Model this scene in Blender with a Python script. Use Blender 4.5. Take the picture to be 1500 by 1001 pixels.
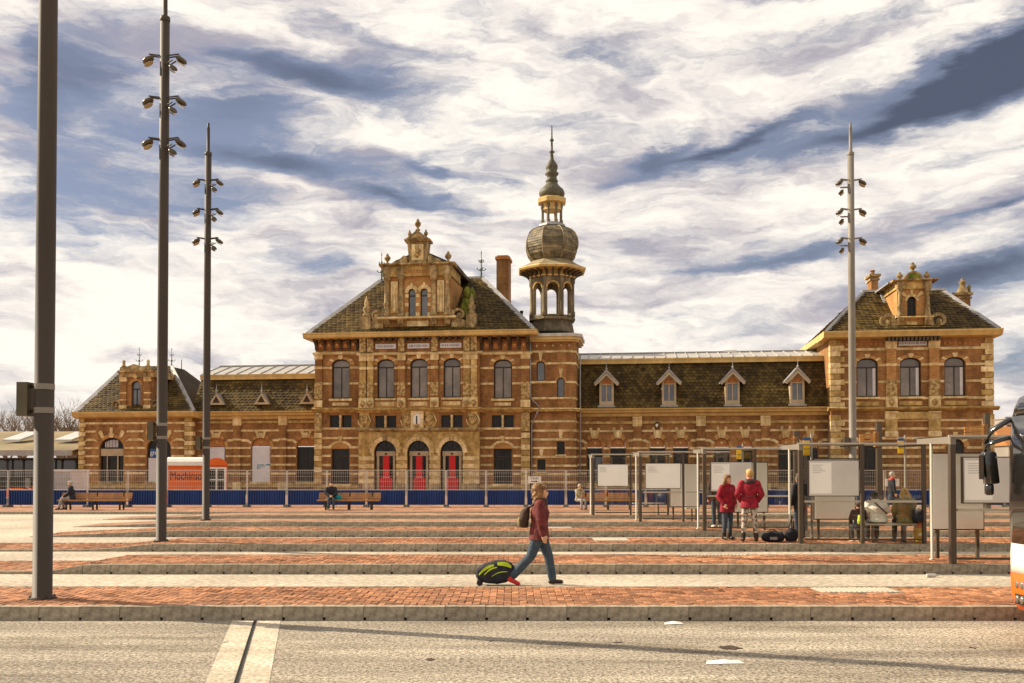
import bpy, bmesh, math, random
from mathutils import Vector, Matrix
R = math.radians
rng = random.Random(7)
scene = bpy.context.scene
for o in list(bpy.data.objects): bpy.data.objects.remove(o)
COL = scene.collection

# ---------------------------------------------------------------- camera
FPX, PITCH, HORIZON, CAMH = 1400.0, R(1.2), 690.0, 1.95
CY = HORIZON - FPX*math.tan(PITCH)
cam = bpy.data.cameras.new('camera')
cam.sensor_width = 36; cam.lens = FPX/1500*36
cam.shift_y = (CY-500.5)/1500
cam.clip_start = .1; cam.clip_end = 6000
camo = bpy.data.objects.new('camera', cam); COL.objects.link(camo)
camo.location = (0, 0, CAMH); camo.rotation_euler = (R(90)+PITCH, 0, 0)
scene.camera = camo

# ---------------------------------------------------------------- exposure, sun, sky
scene.view_settings.view_transform = 'Standard'
scene.view_settings.look = 'None'
scene.view_settings.exposure = 0.74
scene.view_settings.gamma = 1
SUN_EL = R(34); SUN_DIR = Vector((-.944, .33, 0)).normalized()*math.cos(SUN_EL) + Vector((0, 0, math.sin(SUN_EL)))
sl = bpy.data.lights.new('sun', 'SUN'); sl.energy = 5.0; sl.angle = R(.5); sl.color = (1, .86, .66)
so = bpy.data.objects.new('sun', sl); COL.objects.link(so)
so.rotation_euler = SUN_DIR.to_track_quat('Z', 'Y').to_euler(); so.location = (-60, 40, 60)

world = bpy.data.worlds.new('World'); scene.world = world; world.use_nodes = True
nt = world.node_tree; nt.nodes.clear()
def mk(t, nt=None, **kw):
    n = (nt or NT).nodes.new(t)
    for k, v in kw.items(): setattr(n, k, v)
    return n
def put(sock, v, nt):
    if hasattr(v, 'links'): nt.links.new(v, sock)
    elif v is not None: sock.default_value = v
def mth(op, a, b=None, c=None, clamp=False):
    n = NT.nodes.new('ShaderNodeMath'); n.operation = op; n.use_clamp = clamp
    for s, v in zip(n.inputs, (a, b, c)): put(s, v, NT)
    return n.outputs[0]
def vm(op, a, b=None):
    n = NT.nodes.new('ShaderNodeVectorMath'); n.operation = op
    put(n.inputs[0], a, NT)
    if b is not None: put(n.inputs[1], b, NT)
    return n.outputs['Value'] if op in ('DOT_PRODUCT', 'LENGTH') else n.outputs[0]
def noise(vec, scale, detail=6, rough=.55, dist=0, color=False):
    n = NT.nodes.new('ShaderNodeTexNoise'); put(n.inputs['Vector'], vec, NT)
    n.inputs['Scale'].default_value = scale; n.inputs['Detail'].default_value = detail
    n.inputs['Roughness'].default_value = rough; n.inputs['Distortion'].default_value = dist
    return n.outputs['Color' if color else 'Fac']
def mixc(f, a, b, mode='MIX'):
    n = NT.nodes.new('ShaderNodeMix'); n.data_type = 'RGBA'; n.blend_type = mode
    put(n.inputs[0], f, NT)
    for s, v in ((n.inputs[6], a), (n.inputs[7], b)):
        put(s, (*v, 1) if isinstance(v, tuple) and len(v) == 3 else v, NT)
    return n.outputs[2]
def sstep(x, a, b):
    n = NT.nodes.new('ShaderNodeMapRange'); n.interpolation_type = 'SMOOTHSTEP'
    put(n.inputs[0], x, NT); n.inputs[1].default_value = a; n.inputs[2].default_value = b
    return n.outputs[0]
NT = nt
SKY = .10
tc = mk('ShaderNodeTexCoord'); D = vm('NORMALIZE', tc.outputs['Generated'])
sp = mk('ShaderNodeSeparateXYZ'); NT.links.new(D, sp.inputs[0])
az = mth('ARCTAN2', sp.outputs[0], sp.outputs[1]); el = mth('ARCSINE', sp.outputs[2])
cb = mk('ShaderNodeCombineXYZ'); put(cb.inputs[0], az, NT); put(cb.inputs[1], el, NT)
ae = cb.outputs[0]
# wind-drawn warp of the cloud field
def mapv(v, loc=(0, 0, 0), rot=(0, 0, 0), sc=(1, 1, 1)):
    n = NT.nodes.new('ShaderNodeMapping'); put(n.inputs[0], v, NT)
    n.inputs[1].default_value = loc; n.inputs[2].default_value = rot; n.inputs[3].default_value = sc
    return n.outputs[0]
w1 = noise(mapv(ae, (3, 1, 0), (0, 0, R(-8)), (1.5, 4, 1)), 2.2, 4, .55, 0, True)
w1 = vm('MULTIPLY', vm('SUBTRACT', w1, (.5, .5, .5)), (.16, .075, 0))
aw = vm('ADD', ae, w1)
w2 = noise(mapv(ae, (1, 4, 0), (0, 0, R(-10)), (5, 16, 1)), 3, 6, .65, 0, True)
aw = vm('ADD', aw, vm('MULTIPLY', vm('SUBTRACT', w2, (.5, .5, .5)), (.075, .03, 0)))
def pxdir(px, py):
    x = (px-750)/1400; y = (690-py)/1400
    return math.atan(x), math.atan(y/math.sqrt(1+x*x))
def blob(px, py, L, T, ang):
    a0, e0 = pxdir(px, py)
    v = vm('SUBTRACT', aw, (a0, e0, 0))
    n = NT.nodes.new('ShaderNodeVectorRotate'); n.rotation_type = 'Z_AXIS'; put(n.inputs['Vector'], v, NT)
    n.inputs['Angle'].default_value = R(-ang)
    v = vm('MULTIPLY', n.outputs[0], (1400./L, 1400./T, 0))
    return mth('EXPONENT', mth('MULTIPLY', vm('DOT_PRODUCT', v, v), -1.))
def total(items):
    s = None
    for *b, amp in items:
        t = mth('MULTIPLY', blob(*b), amp)
        s = t if s is None else mth('ADD', s, t)
    return s
gaps = total([(1390, 118, 220, 25, 14, 1.5), (1060, 192, 150, 12, 14, 1.1), (1505, 84, 90, 34, 14, 1.0), (960, 205, 50, 12, 25, .7),
              (430, 105, 190, 26, -6, 1.0), (110, 95, 80, 60, 30, .8), (330, 150, 110, 30, -5, .7), (170, 215, 170, 60, 0, .42),
              (420, 230, 130, 20, -6, .9), (590, 285, 90, 11, -8, .9), (640, 240, 90, 9, -10, .7), (300, 300, 120, 40, 0, .45),
              (1450, 410, 120, 26, 4, 1.2), (1150, 378, 130, 13, 3, .8), (1490, 300, 70, 8, 8, .9), (1480, 530, 60, 30, 0, .6),
              (1130, 2, 70, 10, 0, .6), (460, 395, 60, 18, -10, .6), (90, 330, 110, 60, 0, .35), (880, 90, 70, 8, -6, .35), (560, 60, 110, 12, -12, .4)])
puff = total([(190, 445, 95, 40, 0, .9), (40, 525, 60, 20, 0, .7), (120, 548, 50, 12, 0, .5), (30, 280, 50, 8, 0, .5)])
cir = noise(mapv(aw, (2, 7, 0), (0, 0, R(-9)), (2.2, 8.5, 1)), 2.0, 9, .62, .5)
cir2 = noise(mapv(aw, (5, 2, 0), (0, 0, R(-14)), (7, 26, 1)), 2.0, 9, .66, .2)
field = mth('ADD', mth('MULTIPLY', cir, 1.1), mth('MULTIPLY', cir2, .74))
cover = mth('ADD', mth('SUBTRACT', mth('SUBTRACT', field, .10), mth('MULTIPLY', gaps, .50)), mth('MULTIPLY', puff, .3))
cov = sstep(cover, .42, .86)
shade = noise(mapv(aw, (9, 3, 0), (0, 0, R(-7)), (2.8, 10, 1)), 2.2, 9, .62, .25)
shd = sstep(mth('SUBTRACT', mth('ADD', shade, mth('MULTIPLY', puff, .25)), mth('MULTIPLY', gaps, .14)), .30, .60)
ccol = mixc(shd, (.38, .355, .41), (.94, .87, .78))
nish = mk('ShaderNodeTexSky'); nish.sky_type = 'NISHITA'; nish.sun_disc = False
nish.sun_elevation = SUN_EL; nish.sun_rotation = math.atan2(SUN_DIR.x, SUN_DIR.y)
nish.air_density = 1.0; nish.dust_density = .6; nish.ozone_density = 1.6
blue = mixc(.55, mixc(1., nish.outputs[0], (.60, .54, .58), 'MULTIPLY'), (1.75, 1.9, 2.35))
blue = mixc(mth('MULTIPLY', sstep(gaps, .45, 1.3), .72), blue, (.30, .36, .60))
cscale = mixc(1., ccol, (1/SKY*.70,)*3, 'MULTIPLY')
skyc = mixc(cov, blue, cscale)
bg = mk('ShaderNodeBackground'); put(bg.inputs[0], skyc, NT); bg.inputs[1].default_value = SKY
ow = mk('ShaderNodeOutputWorld'); NT.links.new(bg.outputs[0], ow.inputs[0])
world.cycles.sampling_method = 'MANUAL'; world.cycles.sample_map_resolution = 512

# ---------------------------------------------------------------- pixel -> place helpers
def ray(px, py):
    v = CY-py; x = px-750
    return Vector((x, FPX*math.cos(PITCH)-v*math.sin(PITCH), FPX*math.sin(PITCH)+v*math.cos(PITCH)))
def atd(px, py, d):
    r = ray(px, py); r *= d/r.y
    return Vector((r.x, d, CAMH+r.z))
def ground(px, py, z=0):
    r = ray(px, py); r *= (z-CAMH)/r.z
    return Vector((r.x, r.y, z))
def xat(px, d, py=700): return atd(px, py, d).x
BT = .13; BA = math.atan(BT); BO = Vector((0, 72, .12))
EU = Vector((math.cos(BA), -math.sin(BA), 0)); EW = Vector((math.sin(BA), math.cos(BA), 0))
def bld(px, py, w):
    r = ray(px, py); o = Vector((0, 0, CAMH))-BO
    t = (w-o.dot(EW))/r.dot(EW)
    p = o+r*t
    return p.dot(EU), w, p.z
def fac(w, ref):
    return (lambda px, py=600: bld(px, py, w)[0]), (lambda py, px=ref: bld(px, py, w)[2])

# ---------------------------------------------------------------- materials
MATS = {}
def pmat(name, col, rough=.8, var=.18, scale=1.5, col2=None, bump=0, bscale=25, metal=0, spec=.3, rand=0, streak=False, brick=None, attr=None, fine=0, thr=(.35, .7), coat=0, stain=None, grain=((.62, .60, .58), (1.3, 1.3, 1.3)), flat=False):
    global NT
    m = bpy.data.materials.new(name); m.use_nodes = True; NT = m.node_tree
    b = NT.nodes['Principled BSDF']
    b.inputs['Roughness'].default_value = rough; b.inputs['Metallic'].default_value = metal
    b.inputs['Specular IOR Level'].default_value = spec
    if coat: b.inputs['Coat Weight'].default_value = coat; b.inputs['Coat Roughness'].default_value = .1
    t = mk('ShaderNodeTexCoord'); oc = t.outputs['Object']
    if streak: oc2 = mapv(oc, sc=(1.6, 1.6, .35))
    elif flat: oc2 = mapv(oc, sc=(.16, 1.5, 1))
    else: oc2 = oc
    f = sstep(noise(oc2, scale, 6, .62), *thr)
    c2 = col2 or tuple(min(1, c*(1+var)) for c in col)
    c1 = col if col2 else tuple(c*(1-var) for c in col)
    c = mixc(f, c1, c2)
    if fine:
        g = noise(oc, fine, 3, .7)
        c = mixc(1., c, mixc(sstep(g, .3, .7), *grain), 'MULTIPLY')
    if stain: c = mixc(1., c, mixc(sstep(noise(mapv(oc, (4, 2, 0), sc=(.22, .8, 1)), 1.2, 7, .7), .47, .68), (1, 1, 1), stain), 'MULTIPLY')
    h = None
    if brick:
        s = mk('ShaderNodeSeparateXYZ'); NT.links.new(oc, s.inputs[0])
        k = mk('ShaderNodeCombineXYZ'); put(k.inputs[0], mth('ADD', s.outputs[0], s.outputs[1]), NT); put(k.inputs[1], s.outputs[2], NT)
        bt = mk('ShaderNodeTexBrick'); put(bt.inputs['Vector'], k.outputs[0], NT); bt.inputs['Scale'].default_value = 1
        bt.inputs['Brick Width'].default_value = .24; bt.inputs['Row Height'].default_value = .075; bt.inputs['Mortar Size'].default_value = .009
        bt.inputs['Color1'].default_value = (1.12, 1.1, 1.05, 1); bt.inputs['Color2'].default_value = (.74, .70, .66, 1); bt.inputs['Mortar'].default_value = (1.25, 1.35, 1.5, 1)
        c = mixc(1., c, bt.outputs[0], 'MULTIPLY'); h = bt.outputs['Fac']
    if attr:
        a = mk('ShaderNodeAttribute'); a.attribute_name = 'rnd'
        c = mixc(1., c, mixc(a.outputs['Fac'], attr[0], attr[1]), 'MULTIPLY')
    if rand:
        oi = mk('ShaderNodeObjectInfo')
        c = mixc(1., c, mixc(oi.outputs['Random'], (1-rand,)*3, (1+rand,)*3), 'MULTIPLY')
    put(b.inputs['Base Color'], c, NT)
    if bump:
        bn = mk('ShaderNodeBump'); bn.inputs['Strength'].default_value = bump; bn.inputs['Distance'].default_value = .02
        put(bn.inputs['Height'], noise(oc, bscale, 5, .65), NT); NT.links.new(bn.outputs[0], b.inputs['Normal'])
    MATS[name] = m
    return m
def glassmat(name, tint, refl=.9, rough=.02, base=.06):
    global NT
    m = bpy.data.materials.new(name); m.use_nodes = True; NT = m.node_tree; NT.nodes.clear()
    o = mk('ShaderNodeOutputMaterial'); tr = mk('ShaderNodeBsdfTransparent'); tr.inputs[0].default_value = (*tint, 1)
    gl = mk('ShaderNodeBsdfGlossy'); gl.inputs['Roughness'].default_value = rough; gl.inputs[0].default_value = (refl, refl, refl, 1)
    fr = mk('ShaderNodeFresnel'); fr.inputs[0].default_value = 1.45
    mx = mk('ShaderNodeMixShader'); put(mx.inputs[0], mth('ADD', mth('MULTIPLY', fr.outputs[0], .9), base), NT)
    NT.links.new(tr.outputs[0], mx.inputs[1]); NT.links.new(gl.outputs[0], mx.inputs[2]); NT.links.new(mx.outputs[0], o.inputs[0])
    MATS[name] = m
pmat('brick', (.195, .09, .029), .85, .0, .55, col2=(.36, .18, .062), bump=.35, bscale=18, fine=2.2, grain=((.80, .79, .76), (1.13, 1.13, 1.13)), brick=1, streak=True)
pmat('brick_pale', (.34, .165, .052), .85, .0, .7, col2=(.50, .27, .09), bump=.2, brick=1)
pmat('stone', (.34, .215, .065), .8, 0, 1.0, col2=(.60, .42, .155), fine=2.6, grain=((.66, .64, .6), (1.2, 1.2, 1.2)), bump=.35, bscale=14, streak=True)
pmat('stone_light', (.54, .39, .165), .8, 0, 1.3, col2=(.82, .65, .36), fine=3, grain=((.72, .7, .66), (1.15, 1.15, 1.15)), bump=.2, streak=True, rand=.1)
pmat('stone_worn', (.19, .13, .055), .85, 0, 1.4, col2=(.56, .41, .20), fine=3, grain=((.6, .58, .54), (1.2, 1.2, 1.2)), bump=.6, bscale=9, streak=True)
pmat('stone_relief', (.20, .125, .04), .85, 0, 5, col2=(.62, .44, .19), bump=1.0, bscale=7)
pmat('terracotta', (.42, .17, .05), .8, .2, 4, bump=.4)
pmat('cream_wood', (.56, .39, .14), .55, .14, 1.2, streak=True)
pmat('dark_timber', (.08, .055, .03), .6, .25, 3)
pmat('stone_dark', (.10, .08, .048), .85, 0, 1.6, col2=(.28, .22, .13), bump=.5, bscale=9, streak=True)
pmat('tile', (.05, .033, .012), .7, 0, .35, col2=(.105, .072, .022), attr=((.55, .5, .45), (1.5, 1.45, 1.25)), bump=.2, spec=.15)
pmat('roof_board', (.05, .04, .025), .9)
pmat('moss', (.09, .11, .012), .95, 0, 3, col2=(.22, .22, .03), bump=1, bscale=8)
pmat('zinc', (.46, .43, .38), .42, .16, 1.2, metal=.3, spec=.5, streak=True)
pmat('zinc_edge', (.35, .33, .30), .5, .16, 1.2, metal=.2, spec=.5)
pmat('lead', (.30, .29, .28), .5, .18, 1.5, spec=.4)
pmat('bell_slate', (.22, .17, .09), .7, 0, 1.5, col2=(.36, .29, .17))
pmat('slate', (.10, .08, .048), .65, 0, 2, col2=(.24, .19, .105), attr=((.7, .7, .7), (1.3, 1.3, 1.25)), bump=.3)
pmat('copper', (.10, .09, .055), .6, .3, 6)
pmat('verdigris', (.10, .13, .07), .7, .3, 6)
pmat('frame_dark', (.035, .024, .016), .5, .2)
pmat('frame_light', (.42, .33, .2), .6, .12)
pmat('pane_grey', (.16, .132, .10), .12, .3, .9, spec=.6, coat=.3, rand=.4)
pmat('pane_dark', (.016, .012, .007), .08, .5, 1.2, spec=.25)
pmat('pane_blue', (.085, .09, .10), .07, .3, 1, spec=.7, coat=.5)
pmat('red_paint', (.55, .012, .012), .4, .1)
pmat('white_board', (.62, .60, .60), .6, .08, .8)
pmat('teal_print', (.02, .22, .26), .6, .05)
pmat('blue_sign', (.02, .09, .25), .5, .05)
pmat('ink', (.012, .011, .010), .7, .05)
pmat('asphalt', (.25, .212, .165), .85, .0, .8, col2=(.46, .40, .31), bump=1.0, bscale=42, fine=26, grain=((.30, .285, .26), (1.6, 1.6, 1.58)), flat=True, stain=(.55, .53, .5))
pmat('concrete', (.36, .305, .23), .85, 0, .35, col2=(.50, .44, .34), bump=.15, bscale=30, fine=9)
pmat('concrete_strip', (.42, .36, .27), .85, 0, .9, col2=(.58, .51, .395), stain=(.75, .73, .7), bump=.2, bscale=30, fine=22)
pmat('kerb', (.29, .245, .175), .85, 0, 1.0, col2=(.48, .42, .32), bump=.35, bscale=16, rand=.09, fine=9, flat=True, stain=(.62, .6, .57))
pmat('paver', (.235, .10, .046), .85, 0, 1.1, col2=(.38, .18, .088), bump=.4, bscale=40, rand=.38)
pmat('paver_field', (.235, .10, .046), .85, 0, .45, col2=(.39, .185, .09), bump=.4, bscale=40, attr=((.6, .58, .55), (1.4, 1.35, 1.3)))
pmat('paver_far', (.24, .11, .058), .9, 0, .8, col2=(.40, .225, .13), bump=.3, bscale=6, fine=5)
pmat('tactile', (.42, .37, .29), .8, .1)
pmat('joint_sand', (.20, .12, .07), .95, .2, 3)
pmat('iron', (.03, .026, .02), .6, .3)
pmat('mast', (.052, .038, .026), .65, .14, .8, metal=0, spec=.35, streak=True)
pmat('mast_pale', (.20, .175, .14), .55, .1, .8, spec=.35)
pmat('lamp_metal', (.10, .08, .05), .4, .2, metal=.4)
pmat('lens', (.30, .22, .12), .15, .1, spec=.6)
pmat('galv', (.62, .58, .52), .4, .12, 3, metal=.35, spec=.5)
pmat('blue_sheet', (.015, .045, .17), .5, .25, .7, streak=True)
pmat('block', (.16, .14, .11), .9)
pmat('wood', (.42, .20, .05), .55, .2, 3, streak=True)
pmat('wood_dark', (.22, .11, .035), .6, .2, 3)
pmat('shelter_post', (.075, .055, .036), .45, .12, 1, metal=.2, spec=.5)
pmat('shelter_rail', (.50, .45, .36), .4, .1, metal=.3, spec=.5)
pmat('poster_grey', (.58, .55, .50), .3, .08, .9, coat=.4)
pmat('poster_white', (.84, .81, .74), .4, .06, .7, coat=.3)
pmat('orange', (.72, .13, .012), .45, .08, 1)
pmat('white_paint', (.78, .73, .64), .4, .06, 1)
pmat('bus_black', (.012, .011, .010), .12, .1, spec=.6, coat=.5)
pmat('rubber', (.02, .02, .02), .8, .2)
pmat('yellow', (.75, .45, .01), .5, .1, 2)
pmat('skin', (.60, .33, .20), .55, .06)
pmat('hair_brown', (.13, .06, .018), .5, 0, 14, col2=(.30, .15, .045), bump=.8, bscale=30)
pmat('hair_blond', (.42, .24, .07), .5, 0, 14, col2=(.62, .40, .15), bump=.8, bscale=30)
pmat('hair_grey', (.40, .36, .30), .6, .2, 14, bump=.6)
pmat('hair_dark', (.03, .02, .012), .5, .3, 14, bump=.6)
pmat('jacket_maroon', (.13, .022, .020), .8, .35, 11, bump=1, bscale=13)
pmat('jacket_red', (.27, .010, .024), .8, .35, 11, bump=1, bscale=13)
pmat('jeans', (.04, .06, .085), .85, 0, 8, col2=(.065, .085, .105), bump=.9, bscale=14)
pmat('jeans_dark', (.03, .045, .07), .85, .3, 7, bump=.5, bscale=10)
pmat('leggings', (.10, .075, .055), .8, 0, 16, col2=(.52, .44, .35), thr=(.42, .56), bump=.3)
pmat('dark_cloth', (.022, .022, .028), .85, .3, 8, bump=.5)
pmat('brown_cloth', (.06, .036, .022), .85, .3, 8, bump=.5)
pmat('khaki', (.24, .19, .08), .85, .2, 8, bump=.6, bscale=10)
pmat('white_cloth', (.66, .62, .55), .85, .1, 6, bump=.6, bscale=10)
pmat('grey_cloth', (.30, .27, .24), .85, .2, 8, bump=.5)
pmat('striped_cloth', (.20, .16, .08), .85, 0, 14, col2=(.60, .52, .34), bump=.4)
pmat('boots', (.035, .022, .014), .5, .2)
pmat('red_shoe', (.62, .03, .025), .5, .1)
pmat('lime', (.45, .55, .015), .6, .15, 5)
pmat('teal_cloth', (.01, .24, .25), .7, .1)
pmat('bark', (.20, .15, .10), .9, .25, 5)
pmat('canopy_roof', (.15, .115, .055), .85, 0, .25, col2=(.27, .205, .10), bump=.2)
pmat('cabin_white', (.62, .60, .58), .6, .08)
pmat('far_wall', (.30, .26, .23), .9, .15, .2)
pmat('far_brick', (.30, .16, .10), .9, .15, .2)
glassmat('glass', (.94, .95, .91), .9, .03, .05)
glassmat('glass_roof', (.88, .92, .84), .9, .05, .04)
M = MATS

# ---------------------------------------------------------------- mesh builder
class MB:
    def __init__(s): s.v = []; s.f = []; s.a = []
    def add(s, vs, fs, a=None):
        n = len(s.v); s.v += [tuple(p) for p in vs]; s.f += [tuple(i+n for i in f) for f in fs]
        if a is not None: s.a += [a]*len(fs)
        return s
    def box(s, x0, x1, y0, y1, z0, z1):
        return s.add([(x0, y0, z0), (x1, y0, z0), (x1, y1, z0), (x0, y1, z0), (x0, y0, z1), (x1, y0, z1), (x1, y1, z1), (x0, y1, z1)],
                     [(3, 2, 1, 0), (4, 5, 6, 7), (0, 1, 5, 4), (1, 2, 6, 5), (2, 3, 7, 6), (3, 0, 4, 7)])
    def obox(s, mat, x0, x1, y0, y1, z0, z1):
        n = len(s.v); s.box(x0, x1, y0, y1, z0, z1)
        s.v[n:] = [tuple(mat @ Vector(p)) for p in s.v[n:]]; return s
    def prism(s, poly, y0, y1):          # (x, z) outline pushed along y
        n = len(poly)
        vs = [(x, y0, z) for x, z in poly]+[(x, y1, z) for x, z in poly]
        return s.add(vs, [tuple(range(n)), tuple(range(2*n-1, n-1, -1))]+[(i, i+n, (i+1) % n+n, (i+1) % n) for i in range(n)])
    def prismx(s, poly, x0, x1):         # (y, z) outline pushed along x
        n = len(poly)
        vs = [(x0, y, z) for y, z in poly]+[(x1, y, z) for y, z in poly]
        return s.add(vs, [tuple(range(n)), tuple(range(2*n-1, n-1, -1))]+[(i, i+n, (i+1) % n+n, (i+1) % n) for i in range(n)])
    def prismz(s, poly, z0, z1):
        n = len(poly)
        vs = [(x, y, z0) for x, y in poly]+[(x, y, z1) for x, y in poly]
        return s.add(vs, [tuple(range(n-1, -1, -1)), tuple(range(n, 2*n))]+[(i, (i+1) % n, (i+1) % n+n, i+n) for i in range(n)])
    def loft(s, rings, cap=True):
        k = len(rings[0]); vs = [p for r in rings for p in r]; fs = []
        for j in range(len(rings)-1):
            for i in range(k): fs.append((j*k+i, j*k+(i+1) % k, (j+1)*k+(i+1) % k, (j+1)*k+i))
        if cap: fs += [tuple(range(k-1, -1, -1)), tuple(range((len(rings)-1)*k, len(rings)*k))]
        return s.add(vs, fs)
    def lathe(s, cx, cy, prof, n=12, rot=0, sx=1, sy=1):
        return s.loft([[(cx+max(r, .001)*sx*math.cos(rot+2*math.pi*i/n), cy+max(r, .001)*sy*math.sin(rot+2*math.pi*i/n), z) for i in range(n)] for r, z in prof])
    def tube(s, pts, r, n=6):
        pts = [Vector(p) for p in pts]; rs = r if isinstance(r, (list, tuple)) else [r]*len(pts); rings = []
        for i, p in enumerate(pts):
            t = (pts[min(i+1, len(pts)-1)]-pts[max(i-1, 0)]).normalized()
            a = t.cross(Vector((0, 0, 1)) if abs(t.z) < .9 else Vector((1, 0, 0))).normalized(); b = t.cross(a)
            rings.append([p+(a*math.cos(2*math.pi*k/n)+b*math.sin(2*math.pi*k/n))*rs[i] for k in range(n)])
        return s.loft(rings)
    def mesh(s, name):
        me = bpy.data.meshes.new(name); me.from_pydata(s.v, [], s.f); me.update()
        if s.a:
            at = me.attributes.new('rnd', 'FLOAT', 'FACE'); at.data.foreach_set('value', s.a)
        return me
    def build(s, name, mat, parent=None, smooth=False, kind=None):
        return obj(name, s.mesh(name), mat, parent, smooth, kind)
def obj(name, me, mat, parent=None, smooth=False, kind=None):
    o = bpy.data.objects.new(name, me); COL.objects.link(o)
    if mat is not None and not me.materials: me.materials.append(M[mat] if isinstance(mat, str) else mat)
    if smooth:
        for p in me.polygons: p.use_smooth = True
    o.parent = parent
    if kind: o['kind'] = kind
    return o
def thing(name, label, cat, loc=(0, 0, 0), rz=0, group=None):
    o = bpy.data.objects.new(name, None); COL.objects.link(o); o.empty_display_size = .2
    o.location = loc; o.rotation_euler = (0, 0, rz); tag(o, label, cat, group); return o
def tag(o, label, cat, group=None):
    o['label'] = label; o['category'] = cat
    if group: o['group'] = group
    return o
def copy_tree(o, parent=None):
    c = o.copy(); COL.objects.link(c); c.parent = parent
    for ch in list(o.children): copy_tree(ch, c)
    return c
def text(name, body, size, mat, parent, loc, rot, depth=.004):
    cu = bpy.data.curves.new(name, 'FONT'); cu.body = body; cu.size = size; cu.align_x = 'CENTER'; cu.align_y = 'CENTER'; cu.extrude = depth
    t = bpy.data.objects.new(name, cu); COL.objects.link(t)
    me = bpy.data.meshes.new_from_object(t.evaluated_get(bpy.context.evaluated_depsgraph_get()))
    bpy.data.objects.remove(t)
    o = obj(name, me, None, parent); me.materials.clear(); me.materials.append(M[mat]); o.location = loc; o.rotation_euler = rot
    return o

# ================================================================ ground, road, platforms
def struct(o): o['kind'] = 'structure'; return o
struct(MB().add([(-3000, -200, 0), (3000, -200, 0), (3000, 4000, 0), (-3000, 4000, 0)], [(0, 1, 2, 3)]).build('ground', 'concrete'))
road = struct(MB().add([(-120, -40, .004), (120, -40, .004), (120, 12.5, .004), (-120, 12.5, .004)], [(0, 1, 2, 3)]).build('road', 'asphalt'))
def gq(pts, z): return [tuple(ground(px, py, 0).xy)+(z,) for px, py in pts]
st = [(340, 910), (411, 910), (393, 1010), (297, 1010)]
struct(MB().add(gq(st, .008), [(0, 1, 2, 3)]).build('concrete_strip', 'concrete_strip'))
a = ground(374, 910).xy; b_ = ground(343, 1010).xy
ch = MB()
dv = (b_-a).normalized(); nv = Vector((-dv.y, dv.x))
for off, hw, z, m_ in ((0, .009, .0115, 'iron'),):
    ch.add([tuple(a+nv*(off+hw))+(z,), tuple(b_+nv*(off+hw))+(z,), tuple(b_+nv*(off-hw))+(z,), tuple(a+nv*(off-hw))+(z,)], [(0, 1, 2, 3)])
L_ = (b_-a).length
for k in range(int(L_/.06)):
    p = a+dv*(k*.06+.03)
    T = Matrix.Translation((p.x, p.y, .012)) @ Matrix.Rotation(math.atan2(dv.y, dv.x), 4, 'Z')
    ch.obox(T, -.012, .012, -.008, .008, -.001, .003)
for s_ in (-1, 1):
    T = Matrix.Translation((a.x+nv.x*s_*.014, a.y+nv.y*s_*.014, .012)) @ Matrix.Rotation(math.atan2(dv.y, dv.x), 4, 'Z')
    ch.obox(T, 0, L_, -.004, .004, -.002, .006)
ch.build('drain_channel', 'iron', road)
FR = [12.5, 18.1, 23.15, 28.2, 33.2, 38.2]; PD = 2.2; PH = .18
RAMP = [None, (72, 128, .05), (148, 222, .05), (43, 235, .012), (107, 300, .012), (150, 330, .012)]
def topz(i, x):
    if RAMP[i] is None: return PH
    a, b, lo = RAMP[i]; a = xat(a, FR[i], 780); b = xat(b, FR[i], 780)
    t = min(1, max(0, (x-a)/(b-a))); return lo+(PH-lo)*t
def xspan(i):
    h = 750/1400*FR[i]+1.6
    lo = -h if i < 3 else xat(RAMP[i][0], FR[i], 780)
    return lo, h+1.5
KW = .53
kpoly = [(.001, .04), (.001, PH-.008), (.005, PH), (KW-.007, PH), (KW-.003, PH-.008), (KW-.003, -.02), (.035, -.02), (.035, .04)]
kmesh = MB().prism(kpoly, 0, .165).mesh('kerb_stone'); kmesh.materials.append(M['kerb'])
def brick_into(mb, x0, x1, y0, y1, zt, r, h=.05):
    g = .004; c = [(x0+g, y0+g), (x1-g, y0+g), (x1-g, y1-g), (x0+g, y1-g)]
    tx, ty = r.uniform(-.004, .004), r.uniform(-.004, .004); dz = r.uniform(-.003, .004)
    tz = [zt+dz+tx*(1 if k in (1, 2) else -1)+ty*(1 if k > 1 else -1) for k in range(4)]
    b = .007
    cc = [(x0+g+b, y0+g+b), (x1-g-b, y0+g+b), (x1-g-b, y1-g-b), (x0+g+b, y1-g-b)]
    vs = [(*c[k], zt-h) for k in range(4)]+[(*c[k], tz[k]-b) for k in range(4)]+[(*cc[k], tz[k]) for k in range(4)]
    mb.add(vs, [(0, 1, 5, 4), (1, 2, 6, 5), (3, 0, 4, 7), (2, 3, 7, 6), (4, 5, 9, 8), (5, 6, 10, 9), (6, 7, 11, 10), (7, 4, 8, 11), (8, 9, 10, 11)], r.random())
bmH = []; bmV = []
for k in range(4):
    m_ = MB(); brick_into(m_, -.105, .105, -.0525, .0525, 0, rng, .05); m_.a = []; me = m_.mesh('paver'); me.materials.append(M['paver']); bmH.append(me)
    m_ = MB(); brick_into(m_, -.0525, .0525, -.105, .105, 0, rng, .05); m_.a = []; me = m_.mesh('paver'); me.materials.append(M['paver']); bmV.append(me)
PW = .105
TACT = {0: (1205, 1300, 861, 868), 1: (1000, 1082, 809, 814), 2: (872, 916, 788, 792), 3: (800, 835, 771, 774)}
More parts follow.
